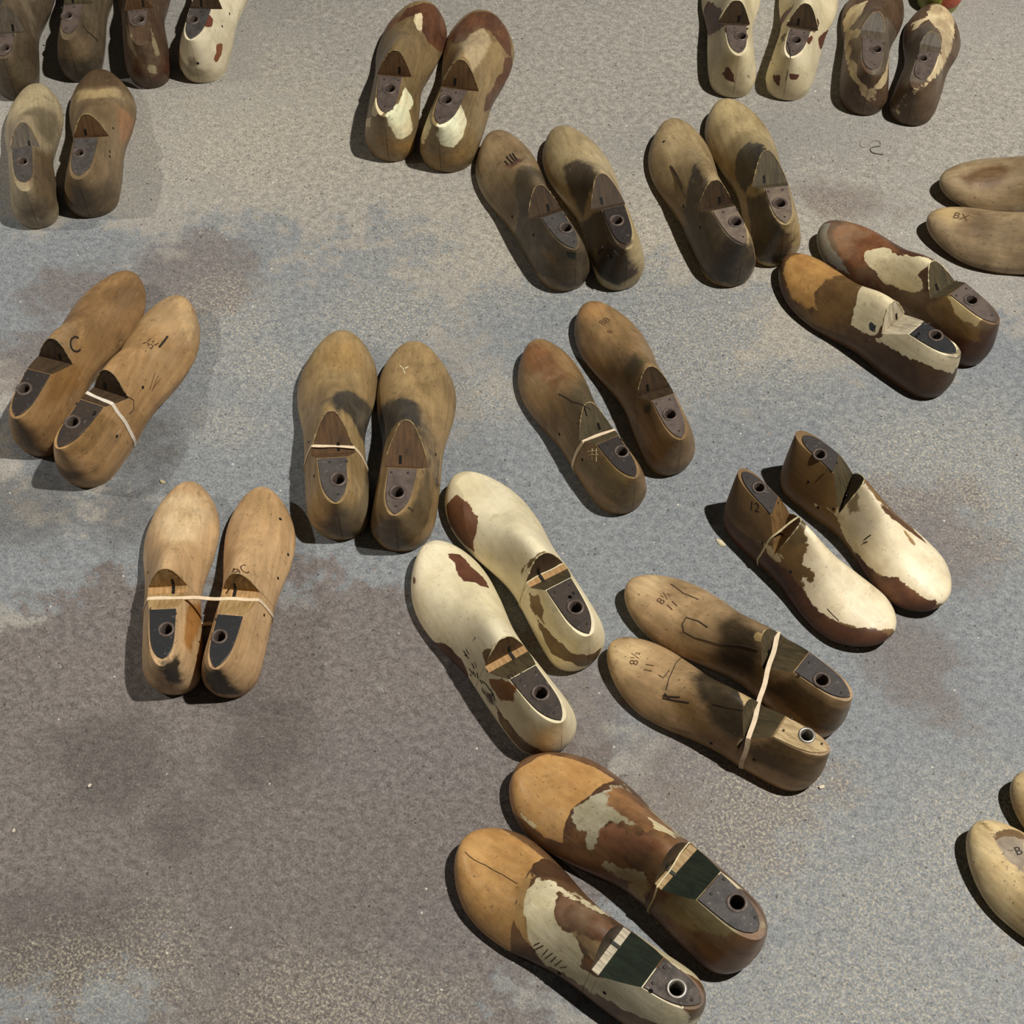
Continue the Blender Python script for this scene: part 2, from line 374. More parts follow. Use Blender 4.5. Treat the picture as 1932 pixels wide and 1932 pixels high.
def bore(bm, face, cx, cy, rad, depth, n=18):
    """sink a round hole through a flat face"""
    if not face: return
    nz = face.normal.copy(); p0 = face.verts[0].co.copy(); mi = face.material_index
    def zz(x, y): return p0.z - (nz.x * (x - p0.x) + nz.y * (y - p0.y)) / nz.z
    ring = [bm.verts.new((cx + rad * math.cos(2 * math.pi * i / n), cy + rad * math.sin(2 * math.pi * i / n), 0)) for i in range(n)]
    for v in ring: v.co.z = zz(v.co.x, v.co.y)
    re = [bm.edges.new((ring[i], ring[(i + 1) % n])) for i in range(n)]
    oe = list(face.edges)
    bm.faces.remove(face)
    r = bmesh.ops.triangle_fill(bm, use_beauty=True, use_dissolve=False, edges=oe + re)
    for g in r['geom']:
        if isinstance(g, bmesh.types.BMFace): g.material_index = mi
    low = [bm.verts.new(v.co - Vector((0, 0, depth))) for v in ring]
    for i in range(n):
        f = bm.faces.new((ring[i], ring[(i + 1) % n], low[(i + 1) % n], low[i])); f.material_index = 2
    f = bm.faces.new(low); f.material_index = 2

def poly_sdf(p, poly):
    """signed distance (negative inside) of points p (n,2) to a closed polygon"""
    poly = np.asarray(poly, float); d = np.full(len(p), 1e9); inside = np.zeros(len(p), bool)
    for i in range(len(poly)):
        a, b = poly[i], poly[(i + 1) % len(poly)]
        ab = b - a; t = np.clip(((p - a) @ ab) / max(ab @ ab, 1e-12), 0, 1)
        d = np.minimum(d, np.linalg.norm(p - (a + t[:, None] * ab), axis=1))
        c = ((a[1] > p[:, 1]) != (b[1] > p[:, 1])) & (p[:, 0] < (b[0] - a[0]) * (p[:, 1] - a[1]) / (b[1] - a[1] + 1e-15) + a[0])
        inside ^= c
    return np.where(inside, -d, d)
def layer_sdf(co, no, patch):
    """distance of surface points to a paint patch, measured in the patch's own plane (origin o, axes a and b, outline p)"""
    o, a, b = (np.array(patch[k], float) for k in ('o', 'a', 'b')); n = np.cross(a, b)
    rel = co - o; d = poly_sdf(np.stack([rel @ a, rel @ b], 1), patch['p'])
    facing = no @ n
    return np.where(facing < -0.15, np.maximum(d, 0.02), d)

def bm_object(name, bm, mats, parent, smooth_angle=None, layers=None, L=0.3, bevel=None):
    bmesh.ops.recalc_face_normals(bm, faces=bm.faces)
    me = bpy.data.meshes.new(name); bm.to_mesh(me); bm.free()
    for mt in mats: me.materials.append(mt)
    if smooth_angle is not None:
        me.polygons.foreach_set('use_smooth', [True] * len(me.polygons)); me.set_sharp_from_angle(angle=math.radians(smooth_angle))
    if layers:
        n = len(me.vertices); co = np.zeros(n * 3, np.float32); no = np.zeros(n * 3, np.float32)
        me.vertices.foreach_get('co', co); me.vertices.foreach_get('normal', no)
        co = co.reshape(-1, 3).astype(float); no = no.reshape(-1, 3).astype(float)
        for i, ly in enumerate(layers):
            at = me.attributes.new('patch_%d' % i, 'FLOAT', 'POINT')
            at.data.foreach_set('value', layer_sdf(co, no, ly['s']).astype(np.float32))
    o = bpy.data.objects.new(name, me); COL.objects.link(o); o.parent = parent
    if bevel:
        b = o.modifiers.new('bevel', 'BEVEL'); b.width = bevel; b.segments = 2; b.limit_method = 'ANGLE'; b.angle_limit = math.radians(42)
        b.use_clamp_overlap = True
    return o

def lathe_bm(profile, n=20):
    bm = bmesh.new(); rings = []
    for r, z in profile:
        rings.append([bm.verts.new((r * math.cos(2 * math.pi * i / n), r * math.sin(2 * math.pi * i / n), z)) for i in range(n)])
    for a, b in zip(rings, rings[1:]):
        for i in range(n): bm.faces.new((a[i], a[(i + 1) % n], b[(i + 1) % n], b[i]))
    return bm, rings

def tube_bm(pts, rad, n=6, closed=False, flat=1.0):
    bm = bmesh.new(); rings = []; N = len(pts)
    for i, p in enumerate(pts):
        p = Vector(p); a = Vector(pts[(i - 1) % N] if (closed or i) else pts[0]); b = Vector(pts[(i + 1) % N] if (closed or i < N - 1) else pts[-1])
        tg = (b - a).normalized(); s = tg.cross(Vector((0, 0, 1)))
        if s.length < 1e-4: s = tg.cross(Vector((0, 1, 0)))
        s.normalize(); q = s.cross(tg)
        rr = rad[i] if isinstance(rad, (list, tuple)) else rad
        rings.append([bm.verts.new(p + s * rr * math.cos(2 * math.pi * j / n) + q * rr * flat * math.sin(2 * math.pi * j / n)) for j in range(n)])
    for i in range(N if closed else N - 1):
        a, b = rings[i], rings[(i + 1) % N]
        for j in range(n): bm.faces.new((a[j], a[(j + 1) % n], b[(j + 1) % n], b[j]))
    if not closed:
        bm.faces.new(rings[0]); bm.faces.new(rings[-1])
    return bm

BUILT = {}
def make_last(P):
    L = P['L']; k = L / .30; H = P.get('h', 1.0) * k
    root = bpy.data.objects.new('shoe_last', None); COL.objects.link(root)
    root.empty_display_size = 0.05
    root.location = (P['pos'][0], P['pos'][1], 0); root.rotation_euler = (0, 0, P['ang'])
    root['label'] = P['label']; root['category'] = 'shoe last'; root['group'] = P.get('group', 'wooden shoe lasts laid out in pairs')
    V, F, UV = last_grid(P); V[:, 2] -= V[:, 2].min()
    layers = P.get('layers', [])
    wood = wood_material('last_wood_' + P['id'], P['c1'], P['c2'], P['seed'], layers, **P.get('mat', {}))
    cutm = CUTS[P.get('cut', 'tan')]; cut2 = CUTS[P.get('cut2', P.get('cut', 'tan'))]
    N = P.get('notch', {})
    uc, u1, u2, up_ = N.get('uc', .40), N.get('u1', .335), N.get('u2', .331), N.get('up', .245)
    zn, zp, tilt = N.get('zn', .063) * H, N.get('zp', .084) * H, N.get('tilt', .02)
    zc = N.get('zc', .093) * H
    yaw = N.get('yaw', 0.0)
    x1, x2, xp, xc = u1 * L, u2 * L, up_ * L, uc * L
    cyw, syw = math.cos(yaw), math.sin(yaw)
    def rot(nx, nz): return (nx * cyw, nx * syw, nz)
    parts = []
    gap = .00005
    # fore part
    bm = grid_bm(V, F, UV)
    cut(bm, (x1 + gap, 0, 0), rot(-1, 0))
    dx, dz = xc - x1, zc - zn
    cut(bm, (x1, 0, zn), rot(-dz, dx))
    rim = []
    if P.get('worn', True):
        zlim = zn + (zc - zn) * .15
        cf = [f for f in bm.faces if f.material_index == 1 and abs(f.normal.z) > .08 and len(f.verts) > 8]
        cf = max(cf, key=lambda f: max(v.co.z for v in f.verts)) if cf else None
        if cf:
            loop = [v.co.copy() for v in cf.verts]; k0 = min(range(len(loop)), key=lambda i: loop[i].z)
            loop = loop[k0:] + loop[:k0]; rim = [p for p in loop if p.z > zlim]
    parts.append(bm_object('fore_part', bm, [wood, cutm], root, 38, layers, L, .0007))
    if len(rim) > 4:
        rj = random.Random(P['seed'])
        rb = tube_bm(rim, [rj.uniform(.0001, .0013) * k for _ in rim], 5)
        bm_object('worn_edge', rb, [EDGES[P.get('edge', 'tan')]], root, 60)
    # hinge strip
    if u1 - u2 > .008:
        bm = grid_bm(V, F, UV)
        cut(bm, (x1 - gap, 0, 0), rot(1, 0)); cut(bm, (x2 + gap, 0, 0), rot(-1, 0)); cut(bm, (0, 0, zn), (0, 0, 1))
        parts.append(bm_object('hinge_strip', bm, [wood, CUTS[P.get('strip', 'strip')]], root, 38, layers, L, .0007))
        bms = True
    # heel part
    bm = grid_bm(V, F, UV)
    cut(bm, (x2 - gap, 0, 0), rot(1, 0))
    if xp < x2 - .004:
        ddx, ddz = xp - x2, zp - zn
        cut(bm, (x2, 0, zn), rot(ddz, -ddx), 3)
    top = cut(bm, (xp, 0, zp), (tilt, 0, 1.0), 0)
    top = max(top, key=lambda f: f.calc_area()) if top else None
    plate = P.get('plate', {})
    hole_r = plate.get('r', .0072) * k
    outline = None
    if top:
        top.normal_update()
        cs = np.array([v.co[:] for v in top.verts]); nz = top.normal.copy()
        x_lo, x_hi = cs[:, 0].min(), cs[:, 0].max()
        hx = plate.get('hu', .14) * L
        band = cs[np.abs(cs[:, 0] - hx) < .012]; hy = (band[:, 1].min() + band[:, 1].max()) / 2 if len(band) else cs[:, 1].mean()
        if 'hlat' in plate: hy = max(hy - .006, min(hy + .006, plate['hlat']))
        outline = cs; p0 = cs[0].copy()
        bore(bm, top, hx, hy, hole_r * 1.02, .03 * k)
    parts.append(bm_object('heel_part', bm, [wood, cut2, M_BORE, cut2], root, 38, layers, L, .0007))
    # metal plate on the heel top with a round eyelet
    if outline is not None:
        def zz(x, y): return p0[2] - (nz.x * (x - p0[0]) + nz.y * (y - p0[1])) / nz.z
        th = .0016
        met = METALS[plate.get('m', 'grey')]
        sx, sy = plate.get('sx', .94), plate.get('sy', .95)
        # resample the outline as a left and a right edge over x, then shape it
        x_a = x_hi - plate.get('front', .0015); x_b = max(plate.get('bu', .02) * L, x_lo + .002)
        ss = np.linspace(0, 1, 22); pl = []; pr = []
        for s in ss:
            x = x_a + (x_b - x_a) * s
            ys = []
            n = len(outline)
            for i in range(n):
                a, b = outline[i], outline[(i + 1) % n]
                if (a[0] - x) * (b[0] - x) <= 0 and abs(a[0] - b[0]) > 1e-9:
                    ys.append(a[1] + (b[1] - a[1]) * (x - a[0]) / (b[0] - a[0]))
            if len(ys) < 2: continue
            mid, hw = (max(ys) + min(ys)) / 2 + plate.get('py', 0) * k, (max(ys) - min(ys)) / 2
            w_max = plate.get('w', 1.0) * .0225 * k
            hw = min(hw * sy, w_max) * max(1 - s ** plate.get('pow', 7.0), 0) ** .5 * (1 - plate.get('taper', .10) * s)
            pl.append((x, mid + hw)); pr.append((x, mid - hw))
        poly = pl + pr[::-1]
        # drop near-duplicates
        cl = []
        for q in poly:
            if not cl or (Vector(q) - Vector(cl[-1])).length > .0006: cl.append(q)
        if (Vector(cl[0]) - Vector(cl[-1])).length < .0006: cl.pop()
        pb = bmesh.new()
        vv = [pb.verts.new((x, y, zz(x, y) + th)) for x, y in cl]
        e1 = [pb.edges.new((vv[i], vv[(i + 1) % len(vv)])) for i in range(len(vv))]
        nn = 18
        rv = [pb.verts.new((hx + hole_r * math.cos(2 * math.pi * i / nn), hy + hole_r * math.sin(2 * math.pi * i / nn), 0)) for i in range(nn)]
        for v in rv: v.co.z = zz(v.co.x, v.co.y) + th
        e2 = [pb.edges.new((rv[i], rv[(i + 1) % nn])) for i in range(nn)]
        bmesh.ops.triangle_fill(pb, use_beauty=True, use_dissolve=False, edges=e1 + e2)
        for f in pb.faces:
            if f.normal.z < 0: f.normal_flip()
        ring_e = [e for e in pb.edges if e.is_boundary]
        r = bmesh.ops.extrude_edge_only(pb, edges=ring_e)
        for v in [g for g in r['geom'] if isinstance(g, bmesh.types.BMVert)]: v.co.z -= th * 1.2
        po = bm_object('heel_plate', pb, [met], root, 40, None, L, .0005)
        # eyelet: rolled metal rim and a tube going down
        rim = plate.get('rim', 1.42)
        eb, rg = lathe_bm([(hole_r * .97, -.022 * k), (hole_r * .97, .0006), (hole_r * 1.08, .0013), (hole_r * (1 + rim) / 2 * 1.02, .0014), (hole_r * rim, .0006), (hole_r * rim * 1.02, -.0006)])
        eo = bm_object('eyelet', eb, [METALS[plate.get('rim_m', 'rust')]], po, 50)
        eo.location = (hx, hy, zz(hx, hy) + th)
        for (rx, ry) in plate.get('rivets', ((.90, .32), (.90, -.32), (.16, 0))):
            x = x_b + (x_a - x_b) * rx; y = hy + ry * .03 * k
            rb, rg = lathe_bm([(.0017 * k, -.0004), (.0015 * k, .0005), (.0006 * k, .0008)], 8)
            rb.faces.new(rg[-1])
            ro = bm_object('rivet', rb, [METALS[plate.get('rivet_m', 'dark')]], po, 60); ro.location = (x, y, zz(x, y) + th)
    # hinge saw slot: not cut, its shade put in as a dark slab
    if N.get('leaf', True):
        ly = N.get('ly', 0.0) * k - P.get('foot', 1) * .002
        wv = .0017 * k
        dl = Vector((dx, 0, dz)).normalized(); n_ = Vector((-dl.z, 0, dl.x))
        la, lb = N.get('la', .003) * k, N.get('lb', .013) * k
        p_a = Vector((x1, 0, zn)) + dl * la; p_b = Vector((x1, 0, zn)) + dl * lb
        hb = bmesh.new(); q = []
        for p in (p_a, p_b):
            for s in (-1, 1):
                q.append(hb.verts.new(p + Vector((0, ly + s * wv, 0)) + n_ * .0004))
        for p in (p_a, p_b):
            for s in (-1, 1):
                q.append(hb.verts.new(p + Vector((0, ly + s * wv, 0)) - n_ * .006))
        for f in ((0, 1, 3, 2), (4, 6, 7, 5), (0, 4, 5, 1), (2, 3, 7, 6), (0, 2, 6, 4), (1, 5, 7, 3)): hb.faces.new([q[i] for i in f])
        bm_object('hinge_slot_shade', hb, [M_DARK], root)
        if u1 - u2 > .008:
            hb = bmesh.new(); q = []
            for z_ in (zn + .0012, zn - .004):
                for x_ in (x2 - .001, x1 + .0005):
                    for s in (-1, 1): q.append(hb.verts.new((x_, ly + s * wv, z_)))
            for f in ((0, 1, 3, 2), (4, 6, 7, 5), (0, 4, 5, 1), (2, 3, 7, 6), (0, 2, 6, 4), (1, 5, 7, 3)): hb.faces.new([q[i] for i in f])
            bm_object('hinge_slot_shade', hb, [M_DARK], root)
    # BVH of all wooden parts, in the last's own frame
    vs_all = []; fs_all = []
    for o in parts:
        b0 = len(vs_all); vs_all += [v.co[:] for v in o.data.vertices]; fs_all += [tuple(b0 + i for i in p.vertices) for p in o.data.polygons]
    bvh = BVHTree.FromPolygons(vs_all, fs_all)
    fullb = BVHTree.FromPolygons([tuple(p) for p in V], F[:-2])
    info = dict(root=root, bvh=bvh, V=V, UV=UV, P=P, verts=np.array(vs_all), L=L, k=k)
    BUILT[P['id']] = info
    # drill holes of the pins on the sides
    for (u, v) in P.get('pegs', ()):
        co, no = surf(info, u, v)
        pb, rg = lathe_bm([(.0023 * k, .0001), (.0020 * k, .0003), (.0004 * k, .0002)], 9); pb.faces.new(rg[-1])
        o = bm_object('pin_hole', pb, [M_BORE], root)
        o.location = co; o.rotation_euler = no.to_track_quat('Z', 'Y').to_euler()
    for s in P.get('marks', ()): mark(info, *s)
    for s in P.get('text', ()): stamp(info, *s)
    return root

def surf(info, u, v):
    """point and normal on the uncut surface at (u, v)"""
    UV, V = info['UV'], info['V']; R = NV + 1 + NS
    us = UV[::R, 0]; fi = float(np.interp(u, us, np.arange(NU))); fj = (1 - v) * (NV / 2)
    i, j = min(int(fi), NU - 2), min(max(int(fj), 0), NV - 1); a, b = fi - i, fj - j
    g = lambda ii, jj: V[ii * R + jj]
    p = g(i, j) * (1 - a) * (1 - b) + g(i + 1, j) * a * (1 - b) + g(i, j + 1) * (1 - a) * b + g(i + 1, j + 1) * a * b
    n = np.cross(g(i + 1, j) - g(i, j), g(i, j + 1) - g(i, j))
    n = Vector(-n).normalized()
    c = Vector((p[0], info['P'].get('foot', 1) * .004, .03))
    if n.dot(Vector(p) - c) < 0: n = -n
    return Vector(p), n

def mark(info, kind, pts, width, mat):
    """a crack, pencil line or scratch that follows the surface through (u, v) points"""
    P3 = []
    for (a, b) in zip(pts, pts[1:]):
        for t in np.linspace(0, 1, 5)[:-1]:
            p, n = surf(info, a[0] + (b[0] - a[0]) * t, a[1] + (b[1] - a[1]) * t); P3.append(p + n * .0001)
    p, n = surf(info, *pts[-1]); P3.append(p + n * .0001)
    bm = tube_bm(P3, width / 2, 5)
    return bm_object(kind, bm, [MARKS[mat]], info['root'])
MARKS = {'ink': M_INK, 'brown': M_BROWN_INK, 'crack': M_CRACK, 'pale': M_STRING}

def stamp(info, text, centre, along, size, mat, name='stamped_number'):
    """lettering pressed onto the surface: centre and reading direction in the last's own frame"""
    cu = bpy.data.curves.new('lettering', 'FONT'); cu.body = text; cu.size = size; cu.align_x = 'CENTER'; cu.align_y = 'CENTER'
    cu.resolution_u = 3
    tmp = bpy.data.objects.new('lettering', cu); COL.objects.link(tmp)
    dg = bpy.context.evaluated_depsgraph_get(); me = bpy.data.meshes.new_from_object(tmp.evaluated_get(dg))
    bpy.data.objects.remove(tmp); bpy.data.curves.remove(cu)
    bm = bmesh.new(); bm.from_mesh(me); bpy.data.meshes.remove(me)
    bmesh.ops.triangulate(bm, faces=bm.faces)
    c = Vector(centre); hit = info['bvh'].find_nearest(c)
    n = hit[1].copy()
    if n.z < 0: n = -n
    ex = Vector(along); ex = (ex - n * ex.dot(n)).normalized(); ey = n.cross(ex)
    for v in bm.verts:
        p = hit[0] + ex * v.co.x + ey * v.co.y
        h2 = info['bvh'].ray_cast(p + n * .03, -n)
        v.co = (h2[0] + n * .00025) if h2[0] is not None else p
    return bm_object(name, bm, [MARKS[mat]], info['root'])

def band(ids, pts, width, thick, mat, name, label, cat, tilt=0.0):
    """an elastic or string stretched around one or two lasts in a vertical plane: pts = two world floor points"""
    a, b = Vector((*pts[0], 0)), Vector((*pts[1], 0)); d = (b - a).normalized(); n = Vector((-d.y, d.x, 0))
    P2 = []
    for i in ids:
        inf = BUILT[i]; mw = Matrix.Translation(inf['root'].location) @ Matrix.Rotation(inf['P']['ang'], 4, 'Z')
        for o in inf['root'].children:
            if o.name.split('.')[0] not in ('fore_part', 'heel_part', 'hinge_strip'): continue
            co = np.zeros(len(o.data.vertices) * 3, np.float32); o.data.vertices.foreach_get('co', co); co = co.reshape(-1, 3)
            Rm = np.array(mw.to_3x3()); w = co @ Rm.T + np.array(mw.translation)
            rel = w - np.array(a); s = rel @ np.array(n) + tilt * w[:, 2]; h = rel @ np.array(d)
            for e in o.data.edges:
                i0, i1 = e.vertices
                if (s[i0] > 0) != (s[i1] > 0):
                    t = s[i0] / (s[i0] - s[i1]); P2.append((h[i0] + (h[i1] - h[i0]) * t, w[i0, 2] + (w[i1, 2] - w[i0, 2]) * t))
    P2 = sorted(set((round(x, 5), round(y, 5)) for x, y in P2))
    def half(ps):
        st = []
        for p in ps:
            while len(st) >= 2 and (st[-1][0] - st[-2][0]) * (p[1] - st[-2][1]) - (st[-1][1] - st[-2][1]) * (p[0] - st[-2][0]) <= 0: st.pop()
            st.append(p)
        return st
    lo, hi = half(P2), half(P2[::-1]); hull = lo[:-1] + hi[:-1]
    # offset outwards a touch and resample
    cx = sum(p[0] for p in hull) / len(hull); cz = sum(p[1] for p in hull) / len(hull)
    res = []
    for i in range(len(hull)):
        p, q = np.array(hull[i]), np.array(hull[(i + 1) % len(hull)]); ln = np.linalg.norm(q - p)
        for t in np.arange(0, 1, min(1.0, .006 / max(ln, 1e-6))): res.append(p + (q - p) * t)
    clean = [res[0]]
    for p in res[1:]:
        if np.linalg.norm(p - clean[-1]) > .0015: clean.append(p)
    bm = bmesh.new(); rings = []
    Nn = len(clean)
    for i, p in enumerate(clean):
        tg = clean[(i + 1) % Nn] - clean[i - 1]; tg = tg / np.linalg.norm(tg); o2 = np.array([tg[1], -tg[0]])
        ring = []
        wob = .0006 * math.sin(i * .9)
        for (wn, to) in ((-.5, .0002), (.5, .0002), (.5, 1.0), (-.5, 1.0)):
            q = p + o2 * thick * to
            zz = q[1]
            ring.append(bm.verts.new(a + d * q[0] + n * (wn * width + wob - tilt * zz) + Vector((0, 0, max(zz, .0003)))))
        rings.append(ring)
    for i in range(Nn):
        r1, r2 = rings[i], rings[(i + 1) % Nn]
        for j in range(4): bm.faces.new((r1[j], r1[(j + 1) % 4], r2[(j + 1) % 4], r2[j]))
    o = bm_object(name, bm, [mat], None, 50)
    o['label'] = label; o['category'] = cat
    return o

